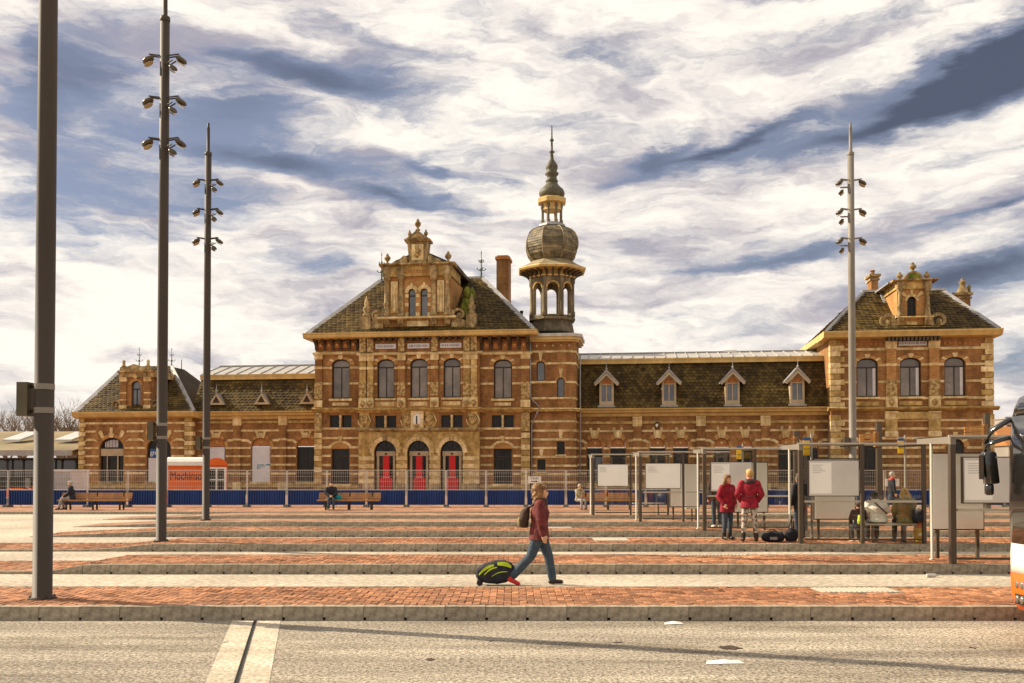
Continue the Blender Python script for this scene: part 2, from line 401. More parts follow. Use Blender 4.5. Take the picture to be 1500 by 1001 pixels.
for i, F in enumerate(FR):
    x0, x1 = xspan(i); r = random.Random(50+i)
    n = max(2, int((x1-x0)/.5)); pts = []
    # bed under the pavers
    mb = MB(); ys = (F+.166, F+PD-.07)
    for k in range(n+1):
        x = x0+(x1-x0)*k/n; z = topz(i, x)-(.012 if i < 4 else 0); pts.append((x, z))
    vs = []; fs = []
    for x, z in pts: vs += [(x, ys[0], -.02), (x, ys[0], z), (x, ys[1], z), (x, ys[1], -.02)]
    for k in range(n): fs += [tuple(4*k+j for j in (0, 1))+tuple(4*k+4+j for j in (1, 0)), (4*k+1, 4*k+2, 4*k+6, 4*k+5), (4*k+2, 4*k+3, 4*k+7, 4*k+6)]
    mb.add(vs, fs)
    pf = struct(mb.build('platform', 'joint_sand' if i < 4 else 'paver_far'))
    # rear edging
    re = MB()
    for k in range(n):
        xa, za = pts[k]; xb, zb = pts[k+1]; dz = .012 if i < 4 else 0
        re.add([(xa, ys[1]+.002, -.02), (xb, ys[1]+.002, -.02), (xb, F+PD, -.02), (xa, F+PD, -.02), (xa, ys[1]+.002, za+dz+.003), (xb, ys[1]+.002, zb+dz+.003), (xb, F+PD, zb+dz+.003), (xa, F+PD, za+dz+.003)],
               [(4, 5, 6, 7), (0, 1, 5, 4), (2, 3, 7, 6), (1, 2, 6, 5), (3, 0, 4, 7)])
    re.build('rear_edging', 'kerb', pf)
    # kerb stones one by one
    k = 0; x = x0
    while x < x1:
        za, zb = topz(i, x), topz(i, x+KW)
        if za > PH-.001 and zb > PH-.001:
            o = bpy.data.objects.new('kerb_stone', kmesh); COL.objects.link(o); o.parent = pf
            o.location = (x, F+r.uniform(-.004, .004), r.uniform(-.003, .002))
        else:
            MB().prism([(.003, -.02), (.003, za), (KW-.006, zb), (KW-.006, -.02)], 0, .165).build('kerb_stone', 'kerb', pf).location = (x, F, 0)
        x += KW
    tq = TACT.get(i)
    if tq:
        ta = ground(tq[0], tq[3], PH); tb = ground(tq[1], tq[2], PH)
        tx0, tx1, ty0, ty1 = ta.x, tb.x, ta.y, max(ta.y+.3, tb.y)
        ty1 = min(ty1, F+PD-.1)
        q = MB().box(tx0, tx1, ty0, ty1, PH-.03, PH+.002)
        tp = q.build('tactile_slab', 'tactile', pf)
        rb = MB(); kx = tx0+.04
        while kx < tx1-.03: rb.box(kx, kx+.03, ty0+.02, ty1-.02, PH+.001, PH+.009); kx += .075
        rb.build('tactile_rib', 'tactile', tp)
    if i < 4:
        field = MB(); cand = []
        nx = int((x1-x0)/PW); ny = int((ys[1]-ys[0])/PW)+1
        for c in range(nx):
            for w in range(-1, ny+1):
                k = (c+w) % 4; bx = x0+c*PW; by = ys[0]+w*PW
                if k == 0: rc = (bx, min(bx+2*PW, x1), by, by+PW)
                elif k == 2: rc = (bx, bx+PW, by, by+2*PW)
                else: continue
                rc = (rc[0], rc[1], max(rc[2], ys[0]+.001), min(rc[3], ys[1]-.001))
                if rc[3]-rc[2] < .03: continue
                if tq and rc[1] > tx0 and rc[0] < tx1 and rc[3] > ty0 and rc[2] < ty1: continue
                cand.append((rc, k))
        if i == 0:
            vis = [(math.hypot((q[0][0]+q[0][1])/2, q[0][2]), n_) for n_, q in enumerate(cand) if abs((q[0][0]+q[0][1])/2) < q[0][2]*.53 and (q[0][3]-q[0][2]) > .1 and abs(((q[0][1]-q[0][0])*(q[0][3]-q[0][2]))-.02205) < .0005]
            near = {n_ for _, n_ in sorted(vis)[:296]}
        else: near = set()
        for n_, (rc, k) in enumerate(cand):
            xm, ym = (rc[0]+rc[1])/2, (rc[2]+rc[3])/2; z = topz(i, xm)
            und = .006*math.sin(xm*1.3+ym*.7)*math.sin(ym*2.1+xm*.4)
            if n_ in near:
                o = bpy.data.objects.new('paver', r.choice(bmH if k == 0 else bmV)); COL.objects.link(o); o.parent = pf
                o.location = (xm, ym, z+und)
            else: brick_into(field, *rc, z+und, r)
        field.build('paver_field', 'paver_field', pf, kind='stuff')
# raised forecourt in front of the station with its kerb
fy = 43.0
fc = struct(MB().box(-150, 150, fy+.166, 130, -.02, .12).build('forecourt', 'paver_far'))
x = -26.
while x < 27:
    MB().box(x, x+.99, fy, fy+.165, -.02, .122).build('kerb_stone', 'kerb', fc) if x == -26. else None
    if x == -26.: fk = fc.children[0]; fk.location = (0, 0, 0); base = fk.data
    else:
        o = bpy.data.objects.new('kerb_stone', base); COL.objects.link(o); o.parent = fc; o.location = (x+26., 0, 0)
    x += 1.0
def lit(name, label, cat, px, py, z, mbf, mat):
    p = ground(px, py, z); mb = MB(); mbf(mb); o = mb.build(name, mat); o.location = p; tag(o, label, cat); return o
def paper(mb):
    mb.add([(-.16, -.07, .012), (-.02, -.09, .02), (.05, .0, .06), (.2, -.05, .014), (.17, .1, .03), (0, .06, .05), (-.13, .09, .018)], [(0, 1, 2, 5, 6), (1, 3, 2), (2, 3, 4, 5)])
lit('paper_scrap', 'crumpled white paper scrap lying on the near asphalt road', 'litter', 1058, 972, 0, paper, 'white_paint').scale = (1.1, .8, .6)
lit('paper_scrap', 'small white paper scrap by the near kerb, left of the crumpled one', 'litter', 985, 915, 0, paper, 'white_paint').scale = (.7, .7, .7)
def bottle(mb): mb.tube([(-.11, 0, .035), (.05, 0, .035), (.08, 0, .035), (.12, 0, .035)], [.034, .034, .014, .014], 8)
lit('plastic_bottle', 'clear plastic bottle lying against the kerb of the second platform', 'bottle', 1366, 846, 0, bottle, 'galv')
def patch(mb):
    rr = random.Random(3); mb.prismz([(math.cos(t/14*6.283)*.22*rr.uniform(.6, 1.2), math.sin(t/14*6.283)*.16*rr.uniform(.6, 1.2)) for t in range(14)], .004, .012)
struct(lit('tar_patch', 'tar', 'patch', 1070, 950, 0, patch, 'brown_cloth')); 
o = bpy.data.objects['tar_patch']; del o['category']; del o['label']; o.scale = (.55, .8, 1)
for nm, px, py, s_ in (('tar_patch', 905, 942, .4), ('tar_patch', 630, 967, .5), ('tar_patch', 1425, 950, .35), ('tar_patch', 330, 942, .3), ('tar_patch', 720, 940, .25)):
    c = o.copy(); COL.objects.link(c); c.location = ground(px, py, 0); c.scale = (s_*.6, s_*.6, .7); c.rotation_euler = (0, 0, px)

# ================================================================ the station building
ST = thing('station_building', 'long red brick railway station with pale stone bands, gabled centre, corner pavilions and onion-domed tower', 'station', BO, -BA)
def arch(u0, u1, z0, zs, rise, n=10):
    pts = [(u0, z0), (u1, z0), (u1, zs)]; c = (u0+u1)/2; h = (u1-u0)/2
    if rise <= 0: return pts+[(u0, zs)]
    for k in range(1, n): t = math.pi*k/n; pts.append((c+h*math.cos(t), zs+rise*math.sin(t)))
    return pts+[(u0, zs)]
def wall(name, outline, holes, w, mat, reveal=.28, sides=None, parent=ST):
    bm = bmesh.new(); edges = []
    for lp in [outline]+holes:
        vs = [bm.verts.new((u, w, z)) for u, z in lp]
        edges += [bm.edges.new((vs[i], vs[(i+1) % len(vs)])) for i in range(len(vs))]
    bmesh.ops.triangle_fill(bm, use_beauty=True, use_dissolve=False, edges=edges)
    for lp in holes:
        f = [bm.verts.new((u, w, z)) for u, z in lp]; b = [bm.verts.new((u, w+reveal, z)) for u, z in lp]
        for i in range(len(lp)): bm.faces.new((f[i], f[(i+1) % len(lp)], b[(i+1) % len(lp)], b[i]))
    if sides is not None:
        us = [u for u, z in outline]; zs = [z for u, z in outline]
        for u in (min(us), max(us)):
            bm.faces.new([bm.verts.new(p) for p in ((u, w, min(zs)), (u, sides, min(zs)), (u, sides, max(zs)), (u, w, max(zs)))])
    bmesh.ops.recalc_face_normals(bm, faces=bm.faces)
    me = bpy.data.meshes.new(name); bm.to_mesh(me); bm.free()
    return obj(name, me, mat, parent)
def window(u0, u1, z0, zs, rise, w, frame='frame_dark', pane='pane_grey', transom=None, mull=1, sill=True, fw=.09, name='window', lights=None):
    """one window: frame mesh with panes and a sill as its pieces; stands w back from the facade"""
    mb = MB(); out = arch(u0, u1, z0, zs, rise, 12); inn = arch(u0+fw, u1-fw, z0+fw, zs, max(0, rise-fw) if rise > 0 else 0, 12)
    if rise <= 0: inn = arch(u0+fw, u1-fw, z0+fw, zs-fw, 0)
    n = len(out)
    for k in range(n):
        a, b, c, d = out[k], out[(k+1) % n], inn[(k+1) % n], inn[k]
        mb.add([(a[0], w, a[1]), (b[0], w, b[1]), (c[0], w, c[1]), (d[0], w, d[1]), (c[0], w+.07, c[1]), (d[0], w+.07, d[1])], [(0, 1, 2, 3), (3, 2, 4, 5)])
    c = (u0+u1)/2; top = transom if transom else (zs+max(0, rise))
    if transom: mb.box(u0+fw, u1-fw, w+.005, w+.07, transom-.045, transom+.045)
    for k in range(mull):
        x = u0+(u1-u0)*(k+1)/(mull+1); mb.box(x-.035, x+.035, w+.008, w+.07, z0+fw, top-.02)
    if lights:
        for k in range(1, lights): zz = z0+(top-z0)*k/lights; mb.box(u0+fw, u1-fw, w+.012, w+.06, zz-.02, zz+.02)
    fo = mb.build(name, frame, ST)
    xs = [u0+fw/2]+[u0+(u1-u0)*(k+1)/(mull+1) for k in range(mull)]+[u1-fw/2]
    for k in range(len(xs)-1):
        if transom: MB().box(xs[k]+.01, xs[k+1]-.01, w+.045, w+.06, z0+.04, transom).build('pane', pane, fo)
        else:
            ap = [p for p in arch(u0+.03, u1-.03, z0+.04, zs, max(0, rise-.04), 12)]
            if mull == 0 or rise <= 0: MB().prism([(max(xs[k]+.01, min(xs[k+1]-.01, u)), z) for u, z in ap], w+.045, w+.06).build('pane', pane, fo)
            else: MB().prism([(max(xs[k]+.01, min(xs[k+1]-.01, u)), z) for u, z in ap], w+.045, w+.06).build('pane', pane, fo)
    if transom: MB().prism(arch(u0+.03, u1-.03, transom+.004, zs, max(0, rise-.04), 12), w+.046, w+.061).build('fanlight', pane, fo)
    return fo
def sill(u0, u1, z0, z1, w, mat='stone_light', out=.12): return MB().prismx([(w, z0), (w-out, z0+.02), (w-out, z1-.05), (w-.01, z1), (w+.02, z1)], u0, u1).build('sill', mat, ST)
def band(u0, u1, z0, z1, w, mat='stone_light', out=.045, name='stone_band'):
    j = rng.uniform(-.008, .008)
    return MB().prismx([(w+.02, z0), (w-out+j, z0), (w-out+j, z1-.03), (w-out+j+.03, z1), (w+.02, z1)], u0, u1).build(name, mat, ST)
def bands(us, zs, w, h=.17, **kw):
    for z in zs:
        for a, b in us: band(a, b, z-h/2, z+h/2, w, **kw)
def wedge(uc, zc, r0, r1, a0, a1, w, mat='stone_light', out=.05, rz=1., name='voussoir', seg=2):
    pts = [(uc+r0*math.cos(R(a0+(a1-a0)*k/seg)), zc+rz*r0*math.sin(R(a0+(a1-a0)*k/seg))) for k in range(seg+1)]
    pts += [(uc+r1*math.cos(R(a1+(a0-a1)*k/seg)), zc+rz*r1*math.sin(R(a1+(a0-a1)*k/seg))) for k in range(seg+1)]
    return MB().prism(pts, w-out, w+.02).build(name, mat, ST)
def ring(u0, u1, zs, rise, w, width=.3, n=9, mat='terracotta', out=.03, name='voussoir'):
    c = (u0+u1)/2; h = (u1-u0)/2; k = rise/h if h else 1
    for j in range(n): wedge(c, zs, h+.005, h+width, 180*j/n+.5, 180*(j+1)/n-.5, w, mat if j % 2 == 0 or isinstance(mat, str) else mat, out, max(k, .35) if k < .9 else 1, name)
def hood(u0, u1, zs, rise, w, key=.5, side=True, kind='stone_light', r=.36):
    """pale keystone with two flanking stones over an arched window, brick ring between"""
    c = (u0+u1)/2; h = (u1-u0)/2; k = rise/h
    for a0, a1 in ((0, 30), (46, 80), (100, 134), (150, 180)): wedge(c, zs, h+.01, h+r, a0, a1, w, 'brick_pale', .02, k, 'brick_arch', 4)
    wedge(c, zs, h+.0, h+r+.14, 81, 99, w, kind, .09, k, 'keystone')
    if side:
        wedge(c, zs, h, h+r+.04, 31, 45, w, kind, .055, k); wedge(c, zs, h, h+r+.04, 135, 149, w, kind, .055, k)
def moulding(us, prof, name, mat, w, ends=True):
    """cornice profile [(out, z)] run along u0..u1 on the plane w; returns round the corners by box"""
    u0, u1 = us; p = [(w+.05, prof[0][1])]+[(w-o, z) for o, z in prof]+[(w+.05, prof[-1][1])]
    return MB().prismx(p, u0, u1).build(name, mat, ST)
def urn(u, w, z0, h, r, mat='stone_worn', name='urn'):
    return MB().lathe(u, w, [(r*.75, z0), (r*.75, z0+.08*h), (r*.35, z0+.14*h), (r*.3, z0+.22*h), (r*.9, z0+.42*h), (r, z0+.56*h), (r*.75, z0+.7*h), (r*.35, z0+.76*h), (r*.5, z0+.8*h), (r*.3, z0+.9*h), (.01, z0+h)], 10).build(name, mat, ST, True)
def finial(u, w, z0, h, name='finial', s=1.):
    mb = MB().lathe(u, w, [(.1*s, z0), (.07*s, z0+.1*h), (.05*s, z0+.3*h), (.12*s, z0+.34*h), (.05*s, z0+.38*h), (.035*s, z0+.6*h), (.08*s, z0+.63*h), (.03*s, z0+.67*h), (.022*s, z0+.88*h), (.05*s, z0+.9*h), (.01, z0+h)], 8)
    for zz, l in ((z0+.36*h, .36*s), (z0+.64*h, .2*s)):
        for k in range(4):
            a = k*math.pi/2+.5; c, s_ = math.cos(a), math.sin(a)
            mb.tube([(u+.04*c, w+.04*s_, zz-.1*s), (u+l*.6*c, w+l*.6*s_, zz-.12*s), (u+l*c, w+l*s_, zz), (u+l*.8*c, w+l*.8*s_, zz+.1*s)], [.03*s, .03*s, .045*s, .02*s], 5)
    return mb.build(name, 'verdigris', ST, True)
def scroll(u, w, z0, s, flip=1, name='scroll', mat='stone_worn', th=.3):
    pts = []
    for k in range(26):
        t = k/25; a = t*4.2*math.pi/2; rr = .5*(1-t*.8); pts.append((u+flip*s*(.5-rr*math.cos(a)*.9), w, z0+s*(.5+rr*math.sin(a)*.9)))
    mb = MB()
    for k in range(25):
        p, q = Vector(pts[k]), Vector(pts[k+1]); d = (q-p).normalized(); n = Vector((-d.z, 0, d.x))*s*.1*(1-.5*k/25)
        mb.prism([((p+n).x, (p+n).z), ((q+n).x, (q+n).z), ((q-n).x, (q-n).z), ((p-n).x, (p-n).z)], w-th/2+.001*k, w+th/2-.001*k)
    mb.lathe(u+flip*s*.5, w, [(.001, z0+s*.32), (s*.16, z0+s*.4), (s*.18, z0+s*.5), (s*.16, z0+s*.6), (.001, z0+s*.68)], 8)
    mb.prism([(u, z0), (u+flip*s*1.3, z0), (u+flip*s*.3, z0+s*.35), (u, z0+s*.9)], w-th*.3, w+th*.3)
    return mb.build(name, mat, ST)
def tilefield(name, A, B_, C, Dd, tw, th, mat='tile', parent=ST, keep=None):
    """pointed tiles over the slope A(bl) B(br) C(tr) D(tl); one mesh, too small to pick apart"""
    A, B_, C, Dd = map(Vector, (A, B_, C, Dd)); mb = MB(); r = random.Random(len(name)+int(abs(A.x)*10))
    nrm = (B_-A).cross(Dd-A).normalized()
    if nrm.y > 0 and abs(nrm.y) > .2: nrm = -nrm
    if nrm.z < 0: nrm = -nrm
    H = ((Dd+C)/2-(A+B_)/2).length; rows = max(2, int(H/th)); up = ((Dd+C)/2-(A+B_)/2).normalized(); al = (B_-A).normalized()
    up = (up-al*up.dot(al)).normalized()
    for j in range(rows):
        t = j/rows; l, q = A.lerp(Dd, t), B_.lerp(C, t); n = (q-l).length; x = -(tw/2 if j % 2 else 0)
        while x < n+tw*.2:
            xc = min(max(x+tw/2, tw*.45), n-tw*.3); p = l+al*xc
            if keep is None or keep(p):
                hw = tw*.48; o0 = .055+r.uniform(-.012, .02); s0 = r.uniform(-.02, .02)
                P = [p+nrm*o0+up*s0, p+al*hw+up*th*.45+nrm*(o0-.012), p+al*hw+up*th*1.35+nrm*.012, p-al*hw+up*th*1.35+nrm*.012, p-al*hw+up*th*.45+nrm*(o0-.012)]
                Q = [P[0]-nrm*.05, P[1]-nrm*.04, P[4]-nrm*.04]
                mb.add(P+Q, [(0, 1, 2, 3, 4), (0, 5, 6, 1), (0, 4, 7, 5)], r.random())
            x += tw
    return mb.build(name, mat, parent, kind='stuff')
def slope(name, pts, mat='roof_board'): return MB().add(pts, [tuple(range(len(pts)))]).build(name, mat, ST)
def pipe(u, w, z0, z1, kink=None):
    pts = [(u, w, z1), (u, w, z0)]
    if kink: pts = [(u, w, z1), (u, w, kink+.9), (u+.75, w-.25, kink+.1), (u+.55, w-.2, kink-.2), (u+.1, w, kink-1.2), (u+.1, w, z0)]
    return MB().tube(pts, .055, 8).build('downpipe', 'lead', ST, True)
def strip(a, b, wd, name='hip_flashing', mat='lead'):
    a, b = Vector(a), Vector(b); d = (b-a).normalized(); s = d.cross(Vector((0, -1, .4))).normalized()*wd/2; n = s.cross(d).normalized()*.06
    if n.y > 0: n = -n
    return MB().add([a-s+n, a+s+n, b+s+n, b-s+n, a-s*1.05-n, a+s*1.05-n, b+s*1.05-n, b-s*1.05-n], [(0, 1, 2, 3), (0, 3, 7, 4), (1, 5, 6, 2), (0, 4, 5, 1), (2, 6, 7, 3)]).build(name, mat, ST)
def pilaster(uc, wd, z0, z1, w, mat='brick', out=.14, cap='stone_light', caph=.45, base=.5, mid=()):
    MB().box(uc-wd/2, uc+wd/2, w-out, w+.02, z0, z1).build('pilaster', mat, ST)
    o = .05
    MB().prismx([(w, z1-caph), (w-out-.03, z1-caph), (w-out-.04, z1-caph*.75), (w-out-.02, z1-caph*.7), (w-out-.03, z1-caph*.3), (w-out-.1, z1-caph*.15), (w-out-.1, z1+.004), (w, z1+.004)], uc-wd/2-o, uc+wd/2+o).build('capital', cap, ST)
    if base: MB().prismx([(w, z0-.003), (w-out-.08, z0-.003), (w-out-.08, z0+base*.7), (w-out-.03, z0+base), (w, z0+base)], uc-wd/2-o, uc+wd/2+o).build('pedestal', cap, ST)
    for a, b, m_ in mid: MB().box(uc-wd/2-.03, uc+wd/2+.03, w-out-.035, w+.01, a, b).build('stone_block', m_, ST)

# ------------------------------------------------ central block
W0 = 0.; X, Z = fac(W0, 500); Xr, Zr = fac(-.6, 613); Xq, Zq = fac(0, 736)
uL, uR = X(462), X(776); rL, rR = Xr(527), Xr(702)
ztop = Zr(497); zb0 = 0
holes = []; spec = []
for c, zz in ((499, Z), (736.5, Zq)):
    h = 13.3
    u0, u1 = X(c-h), X(c+h); z0, zs, zt = zz(584), zz(534.5), zz(526.5)
    holes.append(arch(u0, u1, z0, zs, zt-zs, 12)); spec.append((u0, u1, z0, zs, zt-zs, zz(538)))
    for d0, d1 in ((-16, -1.6), (1.6, 16)):
        holes.append(arch(X(c+d0), X(c+d1), zz(627), zz(608.5), 0)); spec.append((X(c+d0), X(c+d1), zz(627), zz(608.5), 0, None))
    holes.append(arch(X(c-13), X(c+13), zz(709), zz(658), 0)); spec.append((X(c-13), X(c+13), zz(709), zz(658), 0, 'g'))
wall('brick_wall', [(uL, 0), (uR, 0), (uR, ztop), (uL, ztop)], holes, W0, 'brick', sides=14)
MB().add([(uL, 14, 0), (uR, 14, 0), (uR, 14, ztop), (uL, 14, ztop)], [(0, 1, 2, 3)]).build('rear_wall', 'brick', ST)
for u0, u1, z0, zs, rise, t in spec:
    if rise: window(u0, u1, z0, zs, rise, W0+.22, transom=t); sill(u0-.2, u1+.2, z0-.2, z0, W0); hood(u0, u1, zs, rise, W0)
    elif t == 'g':
        window(u0, u1, z0, zs, 0, W0+.22, pane='pane_dark', transom=zs-.55); sill(u0-.15, u1+.15, z0-.2, z0, W0)
        c = (u0+u1)/2; ring(u0, u1, zs+.05, .42, W0, .26, 7, 'stone_light', .05); wedge(c, zs+.05, .62, 1.25, 82, 98, W0, 'stone_light', .1, .75, 'keystone')
        MB().prism(arch(u0, u1, zs+.04, zs+.05, .42), W0-.012, W0+.02).build('tympanum', 'brick_pale', ST)
    else: window(u0, u1, z0, zs, 0, W0+.2, pane='pane_dark', mull=0, fw=.07)
for c, zz in ((499, Z), (736.5, Zq)):
    MB().box(X(c-12), X(c+12), W0-.05, W0+.02, zz(594.5), zz(590)).build('stone_panel', 'stone_light', ST)
    MB().lathe(X(c), W0-.06, [(.07, zz(627)), (.1, zz(625)), (.07, zz(623)), (.11, zz(618)), (.07, zz(613)), (.1, zz(611)), (.1, zz(608.5))], 8).build('colonnette', 'stone_light', ST, True)
# stone bands on the side bays
for (a, b), (c, d), zz in (((472, 486), (512.5, 526), Z), ((704, 723), (750.5, 764), Zq)):
    us = [(X(a), X(c if 0 else b)), (X(c), X(d))]
    bands(us, [zz(539), zz(562)], W0)
    bands([(X(a), X(d))], [zz(628)], W0, .16); bands([(X(a), X(d))], [zz(642)], W0, .16)
    bands([(X(a), X(b)-.05), (X(c)+.05, X(d))], [zz(p) for p in (655.5, 668, 681.5, 694.5)], W0, .18)
    bands([(X(a), X(d))], [zz(713), ], W0, .3, out=.1, mat='stone')
    bands([(X(a), X(d))], [zz(517)], W0, .22, out=.08, mat='stone')
# corner piers with carved blocks
for c0, c1, zz in ((462, 472, Z), (764, 776, Zq)):
    u0, u1 = X(c0), X(c1); uc = (u0+u1)/2; wd = u1-u0
    pilaster(uc, wd, zz(597), zz(519), W0, out=.16, caph=.4, base=.55, mid=((zz(541), zz(537), 'stone_light'), (zz(585), zz(560), 'stone_relief')))
    MB().box(u0, u1, W0-.17, W0+.01, zz(632), zz(605)).build('carved_block', 'stone_relief', ST)
    zc = zz(634); k = 0
    while zc > .6:
        MB().box(u0-.02, u1+.02, W0-.2 if k % 2 == 0 else W0-.15, W0+.01, zc-.42, zc-.015).build('quoin', 'stone_light' if k % 2 == 0 else 'stone', ST); zc -= .44; k += 1
# projecting middle bays
holes = []; cs = (565, 613.5, 662)
for c in cs:
    holes.append(arch(Xr(c-12.6), Xr(c+12.6), Zr(583), Zr(533.5), Zr(525.5)-Zr(533.5), 12))
    holes.append(arch(Xr(c-16.5), Xr(c+16.5), Zr(721), Zr(664), Zr(645)-Zr(664), 16))
mz = []
for c in (565, 662):
    for d0, d1 in ((-15.5, -1.8), (1.8, 15.5)): mz.append((c+d0, c+d1)); holes.append(arch(Xr(c+d0), Xr(c+d1), Zr(626.5), Zr(609), 0))
wall('projecting_wall', [(rL, 0), (rR, 0), (rR, ztop), (rL, ztop)], holes, -.6, 'brick', sides=.02)
# sandstone skin of the ground floor arcade
holes2 = [arch(Xr(c-16.5), Xr(c+16.5), Zr(721), Zr(664), Zr(645)-Zr(664), 16) for c in cs]
zsk = Zr(633)
wall('ashlar_front', [(rL-.05, 0), (rR+.05, 0), (rR+.05, zsk), (rL-.05, zsk)], holes2, -.72, 'stone', reveal=.13, sides=-.5)
for c in cs:
    u0, u1 = Xr(c-12.6), Xr(c+12.6); zs, zt = Zr(533.5), Zr(525.5)
    window(u0, u1, Zr(583), zs, zt-zs, -.38, transom=Zr(537.5)); sill(u0-.15, u1+.15, Zr(586.5), Zr(583), -.6); hood(u0, u1, zs, zt-zs, -.6)
    MB().box(Xr(c-12.5), Xr(c+12.5), -.66, -.58, Zr(594.5), Zr(589)).build('stone_panel', 'stone_light', ST)
    MB().box(Xr(c-16), Xr(c+16), -.63, -.58, Zr(597), Zr(587.8)).build('apron_panel', 'brick_pale', ST)
    bands([(Xr(c-16.5), u0), (u1, Xr(c+16.5))], [Zr(539), Zr(562)], -.6)
    # arch ring and portal
    a0, a1 = Xr(c-16.5), Xr(c+16.5); zs2 = Zr(664)
    for j in range(9):
        wedge((a0+a1)/2, zs2, (a1-a0)/2+.0, (a1-a0)/2+.34, 20*j+.4, 20*j+19.6, -.72, 'stone_light' if j != 4 else 'stone_worn', .07 if j != 4 else .16, 1.08, 'voussoir', 3)
    wedge((a0+a1)/2, zs2, (a1-a0)/2+.35, (a1-a0)/2+.47, 0, 180, -.72, 'stone', .12, 1.08, 'hood_mould', 18)
    MB().box(Xr(c-19.5), Xr(c-16.5), -.84, -.7, Zr(668), Zr(664)).build('impost', 'stone_light', ST); MB().box(Xr(c+16.5), Xr(c+19.5), -.84, -.7, Zr(668), Zr(664)).build('impost', 'stone_light', ST)
    # door set: frame with red leaves, fanlight above
    d0, d1, zd, zt2 = a0, a1, Zr(721), Zr(667)
    fr = MB().box(d0+.12, d1-.12, -.47, -.35, zt2-.05, zt2+.3).box(d0+.16, d0+.34, -.45, -.37, zd, zt2-.06).box(d1-.34, d1-.16, -.45, -.37, zd, zt2-.06).build('door', 'frame_light', ST)
    um = (d0+d1)/2
    MB().box(um-.24, um+.24, -.44, -.39, zd+1.05, zt2-.06).box(d0+.4, d1-.4, -.435, -.395, zd, zd+1.05).build('red_leaf', 'red_paint', fr)
    for s_ in (-1, 1): MB().box(um+s_*.47-.3, um+s_*.47+.3, -.42, -.4, zd+.905, zt2-.08).build('pane', 'pane_dark', fr)
    MB().box(d0+.34, d0+.515, -.42, -.4, zd, zt2-.07).build('side_light', 'pane_dark', fr); MB().box(d1-.515, d1-.34, -.42, -.4, zd, zt2-.07).build('side_light', 'pane_dark', fr)
    MB().tube([(um-.3, -.46, zd+1.1), (um+.3, -.46, zd+1.1)], .02).build('push_bar', 'galv', fr)
    MB().lathe(um, -.5, [(.08, zt2+.05), (.1, zt2+.1), (.08, zt2+.16)], 8).build('door_sensor', 'iron', fr)
    fl = MB()
    for k in range(1, 4):
        t = math.pi*k/4; fl.tube([(um, -.44, zt2+.3), (um+(d1-d0)/2*math.cos(t), -.44, zs2+(Zr(645)-zs2)*math.sin(t))], .025, 4)
    fo = fl.build('fanlight_bars', 'frame_dark', ST)
    MB().prism(arch(d0, d1, zt2+.29, zs2, Zr(645)-zs2, 16), -.42, -.4).build('fanlight', 'pane_dark', fo)
    # step
    MB().box(d0-.2, d1+.2, -1.3, -.6, 0, zd).box(d0-.2, d1+.2, -1.7, -1.3, 0, zd*.5).build('door_step', 'stone_worn', ST)
for a, b in mz: window(Xr(a), Xr(b), Zr(626.5), Zr(609), 0, -.42, pane='pane_dark', mull=0, fw=.07)
for c in (565, 662): MB().lathe(Xr(c), -.66, [(.07, Zr(627)), (.1, Zr(625)), (.07, Zr(623)), (.11, Zr(618)), (.07, Zr(613)), (.1, Zr(611)), (.1, Zr(608.5))], 8).build('colonnette', 'stone_light', ST, True)
# rustication blocks on the arcade piers, one by one
for c0, c1 in ((527, 548.3), (581.8, 596.8), (630.3, 645.3), (678.8, 702)):
    z = Zr(668.5); k = 0
    while z > 1.0:
        h = .34 if k % 2 == 0 else .24; e = .0 if k % 2 == 0 else .03
        n = 2 if c1-c0 > 18 and k % 2 else 1
        for q in range(n):
            ua, ub = Xr(c0)+e-.03, Xr(c1)-e+.03; s_ = ub-ua
            MB().box(ua+s_*q/n+.008, ua+s_*(q+1)/n-.008, -.8+e+rng.uniform(-.012, .012), -.7, z-h+.02, z).build('ashlar_block', 'stone' if k % 2 else 'stone_light', ST)
        z -= h; k += 1
    MB().box(Xr(c0)-.06, Xr(c1)+.06, -.86, -.7, .0, z+.01).build('plinth', 'stone_worn', ST)
# upper pilasters of the middle bays
for c, wd in ((532, 9), (543, 8), (588.5, 10), (637, 10), (684, 9), (694.5, 9)):
    pilaster(Xr(c), Xr(c+wd/2)-Xr(c-wd/2), Zr(597.5), Zr(518.5), -.6, 'stone' if c in (532, 543, 684, 694.5) else 'brick', .2, caph=.5, base=.75,
             mid=((Zr(541), Zr(537), 'stone_light'), (Zr(580), Zr(560.5), 'stone_relief')))
    MB().lathe(Xr(c), -.86, [(.03, Zr(597)), (.2, Zr(593)), (.24, Zr(590)), (.1, Zr(587))], 8).build('carved_knob', 'stone_relief', ST, True)
for c in (534, 597, 630, 693):
    m_ = MB().box(Xr(c-7), Xr(c+7), -.66, -.58, Zr(627), Zr(604)).build('cartouche_panel', 'stone', ST)
    MB().lathe(Xr(c), -.66, [(.05, Zr(625)), (.26, Zr(620)), (.34, Zr(615)), (.3, Zr(610)), (.1, Zr(607))], 10, sy=.4).build('cartouche', 'stone_relief', m_, True)
    for s_ in (-1, 1): MB().tube([(Xr(c)+s_*.38, -.68, Zr(624)), (Xr(c)+s_*.5, -.7, Zr(616)), (Xr(c)+s_*.32, -.7, Zr(608)), (Xr(c)+s_*.22, -.7, Zr(611))], .06, 5).build('ribbon', 'stone_light', m_, True)
pl = MB().box(Xr(602.5), Xr(621), -.78, -.6, Zr(631), Zr(602)).build('crest_plaque', 'stone_light', ST)
cu, cz = Xr(611.5), Zr(615.5)
MB().lathe(0, 0, [(.3, -.02), (.32, 0), (.26, .04), (.01, .07)], 16, sy=1.5).build('oval_shield', 'white_paint', pl, True)
pl.children[0].rotation_euler = (R(90), 0, 0); pl.children[0].location = (cu, -.79, cz)
